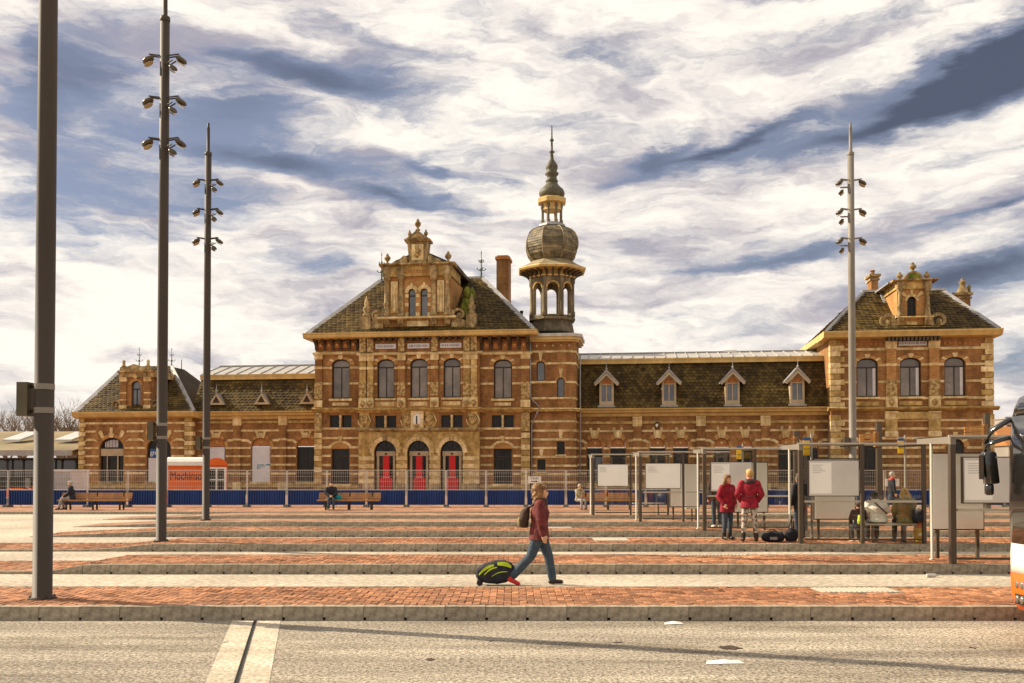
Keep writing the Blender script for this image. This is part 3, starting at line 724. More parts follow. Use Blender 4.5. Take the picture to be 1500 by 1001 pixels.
MB().prism([(cu-.045, cz-.3), (cu+.045, cz-.3), (cu+.045, cz+.3), (cu-.045, cz+.3)], -.88, -.84).build('shield_mark', 'ink', pl)
MB().lathe(cu, -.8, [(.02, Zr(627)), (.16, Zr(625)), (.2, Zr(623)), (.03, Zr(621))], 8).build('carved_knob', 'stone_relief', pl, True)
# horizontal mouldings
e = .2
for us, w, zz in (((uL-e, rL), W0, Z), ((rL-.25, rR+.25), -.6, Zr), ((rR, uR+e), W0, Zq)):
    moulding(us, [(.05, zz(604.5)), (.12, zz(603.5)), (.3, zz(601)), (.36, zz(600.2)), (.36, zz(599)), (.12, zz(597.3))], 'string_course', 'stone', w)
    moulding(us, [(.04, zz(520)), (.12, zz(519)), (.12, zz(516.5)), (.05, zz(515.6))], 'architrave', 'stone_light', w)
moulding((rL-.25, rR+.25), [(.05, Zr(633.5)), (.2, Zr(632)), (.34, Zr(630)), (.34, Zr(628.5)), (.06, Zr(627))], 'string_course', 'stone_worn', -.6)
# frieze: brackets, panels between them
def eave_brackets(px0, px1, step, w, zz, depth, panel=True):
    n = int(round((px1-px0)/step))
    for k in range(n+1):
        c = px0+(px1-px0)*k/n; u = fac(w, c)[0](c, 505); z1, z0 = zz(494.5), zz(513)
        MB().prismx([(w, z0), (w-.14, z0), (w-.2, z0+(z1-z0)*.35), (w-depth, z1-.16), (w-depth, z1), (w, z1)], u-.1, u+.1).build('bracket', 'dark_timber', ST)
        if panel and k < n:
            u2 = fac(w, c)[0](px0+(px1-px0)*(k+.5)/n, 505)
            MB().box(u2-.2, u2+.2, w-.07, w+.02, zz(510), zz(500)).build('frieze_panel', 'terracotta', ST)
            MB().lathe(u2, w-.07, [(.02, zz(507)), (.1, zz(505)), (.02, zz(503))], 6).build('rosette', 'stone_light', ST)
eave_brackets(464, 524, 12, W0, Z, .85); eave_brackets(706, 774, 13, W0, Zq, .85)
for a, b in ((546, 584), (593, 633), (641, 680)):
    eave_brackets(a+2, b-2, 9, -.6, lambda py: Zr(500 if py == 513 else py), .5, False)
    m_ = MB().box(Xr(a+4), Xr(b-4), -.68, -.58, Zr(510.5), Zr(503.5)).build('inscribed_plaque', 'white_board', ST)
    rr = random.Random(int(a)); rel = MB(); u = Xr(a+6)
    while u < Xr(b-6)-.1: h = rr.uniform(.1, .2); rel.box(u, u+.09, -.7, -.675, Zr(507)-h/2, Zr(507)+h/2); u += rr.uniform(.11, .17)
    rel.build('carved_lettering', 'lead', m_)
for c in (532, 543, 588.5, 637, 684, 694.5): MB().box(Xr(c-4.5), Xr(c+4.5), -.86, -.58, Zr(515.5), Zr(495)).build('frieze_block', 'stone_relief', ST)
# great eaves: gutter board all the way round
z0, z1 = Zr(494.3), Zr(487.2)
ef = -1.35; eu0, eu1 = fac(ef, 450)[0](443, 490), fac(ef, 780)[0](786, 490)
MB().prismx([(ef+.5, z0-.02), (ef+.12, z0), (ef+.06, z0+.12), (ef+.06, z0+.24), (ef, z1-.08), (ef, z1), (2, z1), (2, z0-.02)], eu0, eu1).box(eu0, eu0+2., 2.001, 15.2, z0, z1-.01).box(eu1-1.6, eu1, 2.001, 15.2, z0, z1-.01).build('eaves_cornice', 'cream_wood', ST)
# hipped roof with pointed tiles
zr = z1-.02; RW = 6.6
rl = bld(559, 411, RW); rr_ = bld(705, 408, RW); zrd = (rl[2]+rr_[2])/2
A = (eu0+.35, ef+.3, zr); B_ = (eu1-.35, ef+.3, zr); C = (rr_[0], RW, zrd); Dd = (rl[0], RW, zrd)
bk = 14.8
slope('roof', [A, B_, C, Dd]); slope('roof', [B_, (B_[0], bk, zr), (C[0], 8.5, zrd), C]); slope('roof', [A, Dd, (Dd[0], 8.5, zrd), (A[0], bk, zr)])
slope('roof', [C, (C[0], 8.5, zrd), (Dd[0], 8.5, zrd), Dd]); slope('roof', [(A[0], bk, zr), (Dd[0], 8.5, zrd), (C[0], 8.5, zrd), (B_[0], bk, zr)])
tilefield('roof_tiles', A, B_, C, Dd, .36, .28)
strip(A, Dd, .45); strip(B_, C, .5); strip(Dd, C, .3, 'ridge_flashing')
finial(rl[0], RW, zrd-.1, 2.5, s=1.1); finial(rr_[0], RW, zrd-.1, 2.4, s=1.1)
MB().tube([(Xr(668, 480), .6, Zr(479, 690)), (Xr(742, 478), .4, Zr(478, 720))], .03, 5).build('snow_rail', 'galv', ST)
# chimney behind the right hip
cx0, cx1 = bld(727.5, 400, 9)[0], bld(748.5, 400, 9)[0]; ct = bld(738, 379, 9)[2]
cm = MB().box(cx0+.1, cx1-.1, 8.2, 9.8, zr, ct-.25).build('chimney', 'brick', ST); MB().box(cx0, cx1, 8.1, 9.9, ct-.249, ct).box(cx0+.15, cx1-.15, 8.25, 9.75, ct, ct+.12).build('chimney_cap', 'terracotta', cm)
MB().lathe(bld(764, 470, 3)[0], 3, [(.12, zr+.3), (.1, zr+1.9), (.14, zr+1.95), (.14, zr+2.1)], 8).build('vent_pipe', 'iron', ST)

# ------------------------------------------------ central gable
GW = -.35; Xg, Zg = fac(GW, 612)
g0, g1 = Xg(564, 430), Xg(660, 430); zg0, zg1 = Zg(484), Zg(405)
tw_ = [(598, 608.5), (616, 627)]
hl = [arch(Xg(a, 440), Xg(b, 440), Zg(464), Zg(429), Zg(423)-Zg(429), 10) for a, b in tw_]
wall('gable_wall', [(g0, zg0), (g1, zg0), (g1, zg1), (g0, zg1)], hl, GW, 'brick_pale', .22, sides=6.5)
for a, b in tw_:
    window(Xg(a, 440), Xg(b, 440), Zg(464), Zg(429), Zg(423)-Zg(429), GW+.16, pane='pane_blue', mull=0, transom=Zg(433), fw=.06)
    c = (Xg(a, 440)+Xg(b, 440))/2; h = (Xg(b, 440)-Xg(a, 440))/2
    for j in range(7): wedge(c, Zg(429), h, h+.27, 180*j/7+.5, 180*(j+1)/7-.5, GW, 'stone_light', .06, 1.1)
    wedge(c, Zg(429), h-.02, h+.4, 82, 98, GW, 'stone_light', .12, 1.1, 'keystone')
for px in (596, 612, 629):
    for p0, p1 in ((431, 436), (444, 449), (458, 464)): MB().box(Xg(px-2.6, 440), Xg(px+2.6, 440), GW-.05, GW+.02, Zg(p1), Zg(p0)).build('stone_block', 'stone_light', ST)
for px in (567.5, 588, 636, 656):
    u = Xg(px, 430); r = .2
    MB().lathe(u, GW-.16, [(r*1.5, Zg(464)), (r*1.5, Zg(460)), (r*1.15, Zg(459)), (r*1.1, Zg(447)), (r*1.25, Zg(446)), (r*1.25, Zg(444)), (r, Zg(443)), (r*.88, Zg(412)), (r*1.2, Zg(411)), (r*1.5, Zg(407)), (r*1.6, Zg(405.5))], 10).build('column', 'stone_worn', ST, True)
    MB().box(u-.28, u+.28, GW-.42, GW+.02, Zg(405.4), Zg(391)).build('entablature_block', 'stone_worn', ST)
    MB().prismx([(GW, Zg(476)), (GW-.15, Zg(476)), (GW-.42, Zg(468)), (GW-.42, Zg(464.2)), (GW, Zg(464.2))], u-.22, u+.22).build('console', 'stone_worn', ST)
for px in (578, 646): 
    MB().box(Xg(px-5, 430), Xg(px+5, 430), GW-.1, GW+.02, Zg(458), Zg(412)).build('niche_panel', 'stone_light', ST)
    MB().lathe(Xg(px, 430), GW-.12, [(.03, Zg(459)), (.2, Zg(455)), (.15, Zg(451)), (.12, Zg(425)), (.18, Zg(420)), (.02, Zg(414))], 8, sy=.5).build('relief_drop', 'stone_light', ST, True)
MB().box(g0-.1, g1+.1, GW-.25, 3.2, Zg(405.4), Zg(391)).build('entablature', 'stone', ST)
for k in range(11): MB().box(Xg(592+k*4, 398)-.05, Xg(592+k*4, 398)+.05, GW-.29, GW-.2, Zg(401), Zg(396)).build('frieze_block', 'terracotta', ST)
MB().prismx([(3.3, Zg(391)), (GW-.3, Zg(391)), (GW-.6, Zg(389)), (GW-.6, Zg(387.3)), (GW-.2, Zg(385.5)), (3.3, Zg(385.5))], g0-.35, g1+.35).build('gable_cornice', 'stone_worn', ST)
MB().prismx([(GW-.0, Zg(469)), (GW-.5, Zg(467.5)), (GW-.5, Zg(465.5)), (GW-.3, Zg(464.1)), (GW, Zg(464.1))], g0-.5, g1+.5).build('gable_sill', 'stone_light', ST)
MB().box(Xg(597, 470), Xg(628, 470), GW-.14, GW+.02, Zg(478.5), Zg(470.5)).build('stone_panel', 'stone_light', ST)
for px in (578, 646): MB().prism(arch(Xg(px-8, 475), Xg(px+8, 475), Zg(481), Zg(474), .3), GW-.06, GW+.02).build('blind_panel', 'brick', ST)
# attic with pediment and flanking volutes
aw0, aw1 = Xg(598, 370), Xg(627, 370)
MB().prism([(aw0+.12, Zg(385.4)), (aw1-.12, Zg(385.4)), (aw1+.05, Zg(355)), (aw0-.05, Zg(355))], GW-.15, GW+.7).build('attic', 'stone_worn', ST)
MB().box(Xg(604, 370), Xg(621, 370), GW-.22, GW-.1, Zg(382), Zg(359)).build('attic_panel', 'stone_light', ST)
MB().lathe(Xg(612, 370), GW-.2, [(.05, Zg(379)), (.3, Zg(375)), (.34, Zg(369)), (.25, Zg(366)), (.15, Zg(364)), (.22, Zg(361)), (.03, Zg(359.5))], 10, sy=.5).build('coat_of_arms', 'stone_relief', ST, True)
MB().prismx([(GW+.8, Zg(355)), (GW-.25, Zg(355)), (GW-.45, Zg(353)), (GW-.45, Zg(351.5)), (GW+.8, Zg(351.5))], Xg(594, 350), Xg(631, 350)).build('attic_cornice', 'stone_worn', ST)
MB().prism([(Xg(595, 350), Zg(351.4)), (Xg(630, 350), Zg(351.4)), (Xg(617, 345), Zg(342)), (Xg(612.5, 340), Zg(337.5)), (Xg(608, 345), Zg(342))], GW-.35, GW+.6).build('pediment', 'stone_worn', ST)
MB().prism([(Xg(603, 350), Zg(350)), (Xg(622, 350), Zg(350)), (Xg(612.5, 345), Zg(343))], GW-.37, GW-.3).build('pediment_panel', 'stone_relief', ST)
urn(Xg(612, 330), GW, Zg(338), Zg(320)-Zg(338), .26); urn(Xg(600, 345), GW, Zg(350.5), .75, .16); urn(Xg(624, 345), GW, Zg(350.5), .75, .16)
for s_, pts in ((1, [(627, 385.4), (650, 385.4), (644, 381), (638, 379), (632, 374), (627, 376)]), (-1, [(597, 385.4), (574, 385.4), (580, 381), (586, 379), (592, 374), (597, 376)])):
    MB().prism([(Xg(a, 380), Zg(b)) for a, b in pts], GW-.1, GW+.35).build('volute', 'stone_worn', ST)
urn(Xg(567.5, 380), GW, Zg(386), Zg(370)-Zg(386), .26); urn(Xg(656.5, 380), GW, Zg(386), Zg(369)-Zg(386), .26)
# gable roof behind
gz = Zg(386)
slope('roof', [(g0-.3, .5, gz), (g0-.3, 7.5, gz), ((g0+g1)/2, 7.5, gz+1.3), ((g0+g1)/2, .5, gz+1.3)], 'lead'); slope('roof', [(g1+.3, .5, gz), (g1+.3, 7.5, gz), ((g0+g1)/2, 7.5, gz+1.3), ((g0+g1)/2, .5, gz+1.3)], 'lead')
MB().box(g1+.02, g1+.35, .4, 7.5, gz-.3, gz).build('gable_eave', 'dark_timber', ST)
# parapet wings with scrolls and obelisk urns
for sgn, c, e_ in ((-1, 537, 562), (1, 691, 662)):
    MB().box(min(Xg(c-5, 475), Xg(e_, 475)), max(Xg(c+5, 475), Xg(e_, 475)), GW-.2, GW+.3, zr-.02, Zg(474)).build('parapet', 'stone_worn', ST)
    u = Xg(c, 470); MB().box(u-.38, u+.38, GW-.3, GW+.35, zr-.01, Zg(462)).build('pedestal', 'stone_worn', ST)
    MB().lathe(u, GW, [(.36, Zg(462)), (.3, Zg(459)), (.16, Zg(457)), (.3, Zg(453)), (.26, Zg(449)), (.14, Zg(447)), (.2, Zg(443)), (.1, Zg(438)), (.02, Zg(432))], 8).build('urn', 'stone_worn', ST, True)
    scroll(Xg(e_, 470)+(.0), GW, Zg(474), 1.15, sgn)
mo = MB()
for k in range(26): p = (Xg(681+rng.uniform(-6, 5), 440), GW+.9+rng.uniform(0, 1), Zg(456)+rng.uniform(-.6, 1.4)); mo.lathe(p[0], p[1], [(.02, p[2]-.2), (.22, p[2]), (.26, p[2]+.4), (.03, p[2]+.8)], 6, rng.random())
mo.build('moss_growth', 'moss', ST, True)

# ------------------------------------------------ stair tower
TW = .25; Xt, Zt = fac(TW, 808)
t0, t1 = Xt(777.5), Xt(835); tz = Zt(500); tcu = (t0+t1+.45)/2+.0; td = t1-t0
th = [(786, 798, 558, 535, 529.5, 1), (816, 827, 582, 559, 553.5, 1), (816, 827, 666, 647, 647, 0), (787, 799, 691, 673, 673, 0)]
wall('tower_wall', [(t0, 0), (t1, 0), (t1, tz), (t0, tz)], [arch(Xt(a), Xt(b), Zt(p), Zt(q), max(0, Zt(r_)-Zt(q)), 10) for a, b, p, q, r_, k in th], TW, 'brick', .2)
ch_ = .42
MB().add([(t1, TW, 0), (t1+ch_, TW+ch_, 0), (t1+ch_, TW+ch_, tz), (t1, TW, tz), (t1+ch_, TW+4, 0), (t1+ch_, TW+4, tz), (t0, TW+4, 0), (t0, TW+4, tz), (t0, TW, 0), (t0, TW, tz)], [(0, 1, 2, 3), (1, 4, 5, 2), (4, 6, 7, 5), (6, 8, 9, 7)]).build('tower_wall', 'brick', ST)
for a, b, p, q, r_, k in th:
    window(Xt(a), Xt(b), Zt(p), Zt(q), max(0, Zt(r_)-Zt(q)), TW+.15, pane='pane_blue' if k else 'pane_dark', mull=0, fw=.06, transom=None)
    sill(Xt(a)-.12, Xt(b)+.12, Zt(p)-.15, Zt(p), TW); c = (Xt(a)+Xt(b))/2
    if k: ring(Xt(a), Xt(b), Zt(q), Zt(r_)-Zt(q), TW, .16, 7, 'brick_pale'); wedge(c, Zt(q), .3, .95, 80, 100, TW, 'stone_light', .08, 1, 'keystone')
    else: MB().prism([(c-.1, Zt(q)+.25), (c+.1, Zt(q)+.25), (c+.16, Zt(q)+.75), (c-.16, Zt(q)+.75)], TW-.06, TW+.02).build('keystone', 'stone_light', ST)
for py in (515, 532.5, 560, 583.5, 617.5, 631, 644, 656.5, 669.5, 682.5, 695, 707):
    z = Zt(py); seg = [(t0, t1)]
    for a, b, p, q, r_, k in th:
        if Zt(p)-.05 < z < max(Zt(r_), Zt(q))+.05: seg = [y for (x0_, x1_) in seg for y in ((x0_, Xt(a)-.05), (Xt(b)+.05, x1_)) if y[1]-y[0] > .1]
    for a, b in seg: band(a, b, z-.08, z+.08, TW)
    MB().prismz([(t1+.001, TW-.03), (t1+ch_+.03, TW+ch_-.01), (t1+ch_+.03, TW+3.5), (t1+ch_-.02, TW+3.5), (t1+ch_-.02, TW+ch_+.02), (t1, TW+.02)], z-.08, z+.08).build('stone_band', 'stone_light', ST)
def tower_collar(o, za, zb, mat, name):
    MB().prismz([(t0-.05, TW-o), (t1+o*.4, TW-o), (t1+ch_+o, TW+ch_-o*.4), (t1+ch_+o, TW+4), (t0-.05, TW+4)], za, zb).build(name, mat, ST)
tower_collar(.3, Zt(603), Zt(600), 'stone', 'string_course'); tower_collar(.36, Zt(600)+.002, Zt(598), 'stone_light', 'string_course')
tower_collar(.25, Zt(501), Zt(498.5), 'cream_wood', 'tower_cornice'); tower_collar(.38, Zt(498.4), Zt(494), 'cream_wood', 'tower_cornice'); tower_collar(.48, Zt(493.9), Zt(489.5), 'zinc', 'tower_cornice')
for k in range(5): MB().lathe(Xt(786+k*12), TW-.03, [(.02, Zt(508.5)), (.09, Zt(506.5)), (.02, Zt(504.5))], 4).build('rosette', 'stone_light', ST)
pipe(t0+.0, TW-.25, 0, Zt(500), Zt(600)); pipe(t1+ch_+.25, TW+1.6, 0, Zt(515, 845))
# octagonal belfry
BW = TW+2.0; Xb, Zb = fac(BW, 808); bc = Xb(808.5, 440); k8 = R(22.5)+BA
sc_ = lambda pxw: (Xb(808+pxw/2, 440)-Xb(808-pxw/2, 440))/2
def oct_(mb, prof, n=8): return mb.lathe(bc, BW, prof, n, k8)
CR = 1/math.cos(R(22.5))
bel = oct_(MB(), [(sc_(66)*1.03, Zb(489)), (sc_(66)*.98, Zb(480)), (sc_(60)*1.02, Zb(473))]).build('belfry_skirt', 'slate', ST)
oct_(MB(), [(sc_(62), Zb(473)), (sc_(68)*1.05, Zb(471.5)), (sc_(68)*1.05, Zb(468.5)), (sc_(62), Zb(467))]).build('belfry_sill', 'stone_dark', ST)
ro = sc_(62)*1.05; ap = ro*math.cos(R(22.5)); side = 2*ro*math.sin(R(22.5)); zb1, zb2 = Zb(467), Zb(411)
for k in range(8):
    a = k8+R(22.5)+k*R(45); T = Matrix.Translation((bc+ap*math.cos(a), BW+ap*math.sin(a), 0)) @ Matrix.Rotation(a-R(90)+math.pi, 4, 'Z')
    bm = bmesh.new(); hw = side/2; ow_ = hw*.62; za, zs = zb1+.12, Zb(427); edges = []
    for lp in ([(-hw, zb1), (hw, zb1), (hw, zb2), (-hw, zb2)], arch(-ow_, ow_, za, zs, ow_*1.05, 10)):
        vs = [bm.verts.new((u, 0, z)) for u, z in lp]; edges += [bm.edges.new((vs[i], vs[(i+1) % len(vs)])) for i in range(len(vs))]
    bmesh.ops.triangle_fill(bm, use_beauty=True, edges=edges)
    g = bmesh.ops.extrude_face_region(bm, geom=bm.faces[:]); bmesh.ops.translate(bm, vec=(0, .26, 0), verts=[v for v in g['geom'] if isinstance(v, bmesh.types.BMVert)])
    bmesh.ops.recalc_face_normals(bm, faces=bm.faces); bm.transform(T)
    me = bpy.data.meshes.new('belfry_arch'); bm.to_mesh(me); bm.free(); fo = obj('belfry_arch', me, 'stone_dark', ST)
    for u_, q in ((-hw, 1), (hw, -1)):
        pass
    mb = MB(); al = arch(-ow_*1.02, ow_*1.02, za, zs, ow_*1.07, 10); al2 = arch(-ow_*1.28, ow_*1.28, za, zs, ow_*1.33, 10)
    for j in range(2, len(al)-1): mb.add([tuple(T @ Vector((p[0], -.05, p[1]))) for p in (al[j], al[j+1], al2[j+1], al2[j])]+[tuple(T @ Vector((p[0], .02, p[1]))) for p in (al[j], al[j+1], al2[j+1], al2[j])], [(0, 1, 2, 3), (0, 1, 5, 4), (2, 3, 7, 6)])
    mb.build('arch_moulding', 'stone', fo)
    va = k8+k*R(45); c = (bc+ro*.99*math.cos(va), BW+ro*.99*math.sin(va))
    MB().lathe(c[0], c[1], [(.17, zb1), (.17, zb1+.4), (.12, zb1+.45), (.11, zb2-.5), (.17, zb2-.35), (.17, zb2)], 8).build('corner_shaft', 'stone_dark', ST, True)
MB().lathe(bc, BW, [(sc_(34), zb1-.1), (sc_(34), zb1+.02)], 8).build('belfry_floor', 'lead', ST)
oct_(MB(), [(sc_(60), zb2), (sc_(70)*1.03, zb2+.05), (sc_(70)*1.03, Zb(408)), (sc_(66), Zb(407)), (sc_(66), Zb(401))]).build('belfry_frieze', 'cream_wood', ST)
for k in range(24):
    a = k8+R(7.5)+k*R(15); c = math.cos(a); s_ = math.sin(a); r0 = sc_(66)*(.97 if k % 3 != 1 else .94); r1 = sc_(98)*.97
    T = Matrix.Translation((bc, BW, 0)) @ Matrix.Rotation(a, 4, 'Z')
    mb = MB(); n0 = 0; mb.prism([(r0, Zb(411)), (r0+.12, Zb(410)), (r0+.35, Zb(405)), (r1-.12, Zb(402)), (r1-.12, Zb(400.2)), (r0, Zb(400.2))], -.07, .07); mb.v = [tuple(T @ Vector(p)) for p in mb.v]
    mb.build('bracket', 'dark_timber', ST)
oct_(MB(), [(sc_(66), Zb(401.5)), (sc_(99)*1.04, Zb(400)), (sc_(101)*1.04, Zb(397.5)), (sc_(99)*1.03, Zb(395.8)), (sc_(99), Zb(395.4))]).build('belfry_eaves', 'cream_wood', ST)
oct_(MB(), [(sc_(98)*1.02, Zb(395.5)), (sc_(84), Zb(392)), (sc_(70), Zb(388)), (sc_(60), Zb(384.5)), (sc_(56), Zb(383))]).build('bell_roof', 'bell_slate', ST)
onion = [(56, 383.5), (62, 381), (71, 375), (76.5, 366), (78, 359), (75, 351), (68, 344), (58, 339), (44, 335.5), (34, 334)]
on = MB(); rr = random.Random(5)
for j in range(len(onion)-1):
    steps = 2
    for q in range(steps):
        f0, f1 = q/steps, (q+1)/steps
        p0 = [onion[j][i]+(onion[j+1][i]-onion[j][i])*f0 for i in (0, 1)]; p1 = [onion[j][i]+(onion[j+1][i]-onion[j][i])*f1 for i in (0, 1)]
        r0, r1 = sc_(p0[0])*1.03+.03, sc_(p1[0])*1.03+.0; z0_, z1_ = Zb(p0[1])-.02, Zb(p1[1])
        for k in range(8):
            for h in range(3):
                pt = lambda r_, z_, f: tuple(Vector((bc+r_*math.cos(k8+k*R(45)), BW+r_*math.sin(k8+k*R(45)), z_)).lerp(Vector((bc+r_*math.cos(k8+(k+1)*R(45)), BW+r_*math.sin(k8+(k+1)*R(45)), z_)), f))
                on.add([pt(r0, z0_, h/3), pt(r0, z0_, (h+1)/3), pt(r1, z1_, (h+1)/3), pt(r1, z1_, h/3)], [(0, 1, 2, 3)], rr.random())
            on.add([pt(r0, z0_, 0), pt(r0, z0_, 1), pt(r0-.05, z0_+.01, 1), pt(r0-.05, z0_+.01, 0)], [(0, 1, 2, 3)], .2)
ono = on.build('onion_dome', 'slate', ST)
for k in range(8):
    a = k8+k*R(45); MB().tube([(bc+(sc_(w_)*1.03+.02)*math.cos(a), BW+(sc_(w_)*1.03+.02)*math.sin(a), Zb(p)) for w_, p in onion], .045, 5).build('dome_rib', 'bell_slate', ono, True)
oct_(MB(), [(sc_(34), Zb(335)), (sc_(42), Zb(333.5)), (sc_(40), Zb(331)), (sc_(32), Zb(328))]).build('lantern_base', 'lead', ST)
for k in range(8):
    a = k8+k*R(45); r_ = sc_(29); MB().lathe(bc+r_*math.cos(a), BW+r_*math.sin(a), [(.14, Zb(329)), (.14, Zb(325)), (.09, Zb(324)), (.09, Zb(308)), (.15, Zb(305)), (.15, Zb(301))], 6).build('lantern_post', 'stone_dark', ST)
oct_(MB(), [(sc_(31), Zb(309.5)), (sc_(31), Zb(300)), (sc_(43), Zb(299)), (sc_(44), Zb(293)), (sc_(38), Zb(291))]).build('lantern_cornice', 'cream_wood', ST)
oct_(MB(), [(sc_(30), Zb(292)), (sc_(36), Zb(288)), (sc_(38), Zb(284)), (sc_(35), Zb(279)), (sc_(26), Zb(275)), (sc_(19), Zb(271)), (sc_(16), Zb(267))], 16).build('upper_onion', 'copper', ST, True)
MB().lathe(bc, BW, [(sc_(16), Zb(268)), (sc_(19), Zb(266)), (sc_(15), Zb(263)), (sc_(14), Zb(259)), (sc_(20), Zb(256)), (sc_(20), Zb(254)), (sc_(14), Zb(252)), (sc_(17), Zb(248)), (sc_(18), Zb(244)), (sc_(13), Zb(239)), (sc_(6), Zb(234)), (sc_(4), Zb(225)), (sc_(9), Zb(223)), (sc_(3.5), Zb(221)), (sc_(3), Zb(208)), (sc_(7), Zb(206)), (sc_(2.6), Zb(203)), (sc_(1.6), Zb(184))], 12).build('spire', 'copper', ST, True)

# ------------------------------------------------ wings
def wing(w, ref, pa, pb, bays, pil, eave, gut, ridge, dormers, kind, depth=10):
    Xw, Zw = fac(w, ref); u0, u1 = Xw(pa), Xw(pb); ze0, ze1 = Zw(eave[1]), Zw(eave[0])
    hl = []
    for c, h, sp_, ris, bot, kd in bays: hl.append(arch(Xw(c-h), Xw(c+h), Zw(bot), Zw(sp_), Zw(sp_-ris)-Zw(sp_), 12))
    wall('brick_wall', [(u0, 0), (u1, 0), (u1, ze0), (u0, ze0)], hl, w, 'brick', .25)
    for c, h, sp_, ris, bot, kd in bays:
        a, b = Xw(c-h), Xw(c+h); zs = Zw(sp_); rise = Zw(sp_-ris)-zs
        hood(a, b, zs, rise, w, side=False, r=.28)
        MB().prism(arch(a+.02, b-.02, zs+.05, zs+.06, rise-.05, 12), w+.12, w+.2).build('tympanum', 'terracotta', ST)
        MB().lathe((a+b)/2, w+.1, [(.01, zs+rise*.3), (.12, zs+rise*.45), (.01, zs+rise*.62)], 4).build('rosette', 'stone_light', ST)
        for k in range(8): MB().box(a+(b-a)*(k+.3)/8, a+(b-a)*(k+.7)/8, w+.08, w+.14, zs-.06, zs+.1).build('dentil', 'stone_light', ST) if kind == 'right' else None
        wedge((a+b)/2, zs, (b-a)/2, (b-a)/2+.66, 70, 80, w, 'stone_light', .07, rise/((b-a)/2)); wedge((a+b)/2, zs, (b-a)/2, (b-a)/2+.66, 100, 110, w, 'stone_light', .07, rise/((b-a)/2))
        if kd == 'board':
            o = MB().box(a+.05, b-.05, w+.02, w+.1, Zw(bot), zs).build('window_board', 'white_board', ST)
            text('board_print', 'gm', .55, 'teal_print', o, ((a+b)/2, w+.014, Zw(682)), (R(90), 0, 0))
            MB().box((a+b)/2+.42, (a+b)/2+.85, w+.012, w+.018, Zw(682)-.0, Zw(682)+.1).build('board_print', 'teal_print', o)
        else: window(a, b, Zw(bot), zs, 0, w+.16, pane='pane_dark', transom=zs-.5 if kind == 'right' else None, mull=1, lights=3 if kind == 'left' else None)
        sill(a-.1, b+.1, Zw(bot)-.2, Zw(bot), w)
    # bands broken at the openings
    xs = sorted((Xw(c-h-1.5), Xw(c+h+1.5)) for c, h, *_ in bays)
    for py in (656.5, 668.5, 681, 694):
        cur = u0
        for a, b in xs:
            if a-cur > .1: band(cur, a, Zw(py)-.08, Zw(py)+.08, w)
            cur = b
        if u1-cur > .1: band(cur, u1, Zw(py)-.08, Zw(py)+.08, w)
    cur = u0
    for a, b in xs:
        a2, b2 = a-.12, b+.12
        if a2-cur > .25:
            MB().prism([(cur, Zw(647)), (a2-.22, Zw(647)), (a2+.1, Zw(650.5)), (a2+.22, Zw(648)), (a2-.1, Zw(643.5)), (cur, Zw(643.5))], w-.05, w+.02).build('stone_band', 'stone_light', ST)
        cur = b2
    if u1-cur > .3: MB().prism([(cur-.1, Zw(650.5)), (cur+.22, Zw(647)), (u1, Zw(647)), (u1, Zw(643.5)), (cur+.1, Zw(643.5)), (cur-.22, Zw(648))], w-.05, w+.02).build('stone_band', 'stone_light', ST)
    bands([(u0, u1)], [Zw(631)], w, .16); bands([(u0, u1)], [Zw(618.5)], w, .2, out=.09, mat='stone')
    bands([(u0, u1)], [Zw(711)], w, .35, out=.12, mat='stone')
    for p in pil: pilaster(Xw(p), .62, 0, Zw(610), w, 'brick', .12, 'stone_light', .75, .9, mid=[(Zw(q)-.08, Zw(q)+.08, 'stone_light') for q in (644, 656.5, 668.5, 681, 694)])
    moulding((u0, u1), [(.05, ze0-.25), (.12, ze0-.22), (.16, ze0-.02), (.5, ze0+.05), (.55, ze0+.2), (.7, ze1-.12), (.75, ze1)], 'eaves_cornice', 'cream_wood', w)
    # mansard
    sl = 1.5; zg_ = bld(ref, gut[1], w+sl)[2]; zg1_ = bld(ref, gut[0], w+sl)[2]
    A, B_, C, Dd = (u0, w-.4, ze1-.02), (u1, w-.4, ze1-.02), (u1, w+sl, zg_), (u0, w+sl, zg_)
    slope('roof', [A, B_, C, Dd])
    dz = []
    tilefield('roof_tiles', A, B_, C, Dd, .34, .27)
    MB().prismx([(w+sl+.3, zg_-.1), (w+sl-.28, zg_-.08), (w+sl-.28, zg_+.1), (w+sl-.34, zg1_-.06), (w+sl-.34, zg1_), (w+sl+.3, zg1_)], u0, u1).build('gutter', 'cream_wood', ST)
    rw = w+depth/2; zr_ = bld(ref, ridge, rw)[2]
    slope('zinc_roof', [(u0, w+sl-.2, zg1_+.02), (u1, w+sl-.2, zg1_+.02), (u1, rw, zr_), (u0, rw, zr_)], 'zinc'); slope('roof', [(u0, rw, zr_), (u1, rw, zr_), (u1, w+depth, zg_), (u0, w+depth, zg_)], 'zinc')
    n = int((u1-u0)/(.95 if kind == 'left' else .85))
    base = None
    for k in range(n+1):
        u = u0+.1+(u1-u0-.2)*k/n
        if base is None: base = MB().add([(-.05, w+sl-.2, zg1_+.021), (.05, w+sl-.2, zg1_+.021), (.05, rw, zr_+.001), (-.05, rw, zr_+.001), (-.02, w+sl-.2, zg1_+.1), (.02, w+sl-.2, zg1_+.1), (.02, rw, zr_+.08), (-.02, rw, zr_+.08)], [(0, 3, 7, 4), (4, 7, 6, 5), (5, 6, 2, 1), (0, 4, 5, 1)]).mesh('standing_seam')
        obj('standing_seam', base, 'zinc_edge', ST).location = (u, 0, 0)
    MB().box(u0, u1, rw-.12, rw+.12, zr_, zr_+.1).build('ridge_cap', 'zinc_edge', ST)
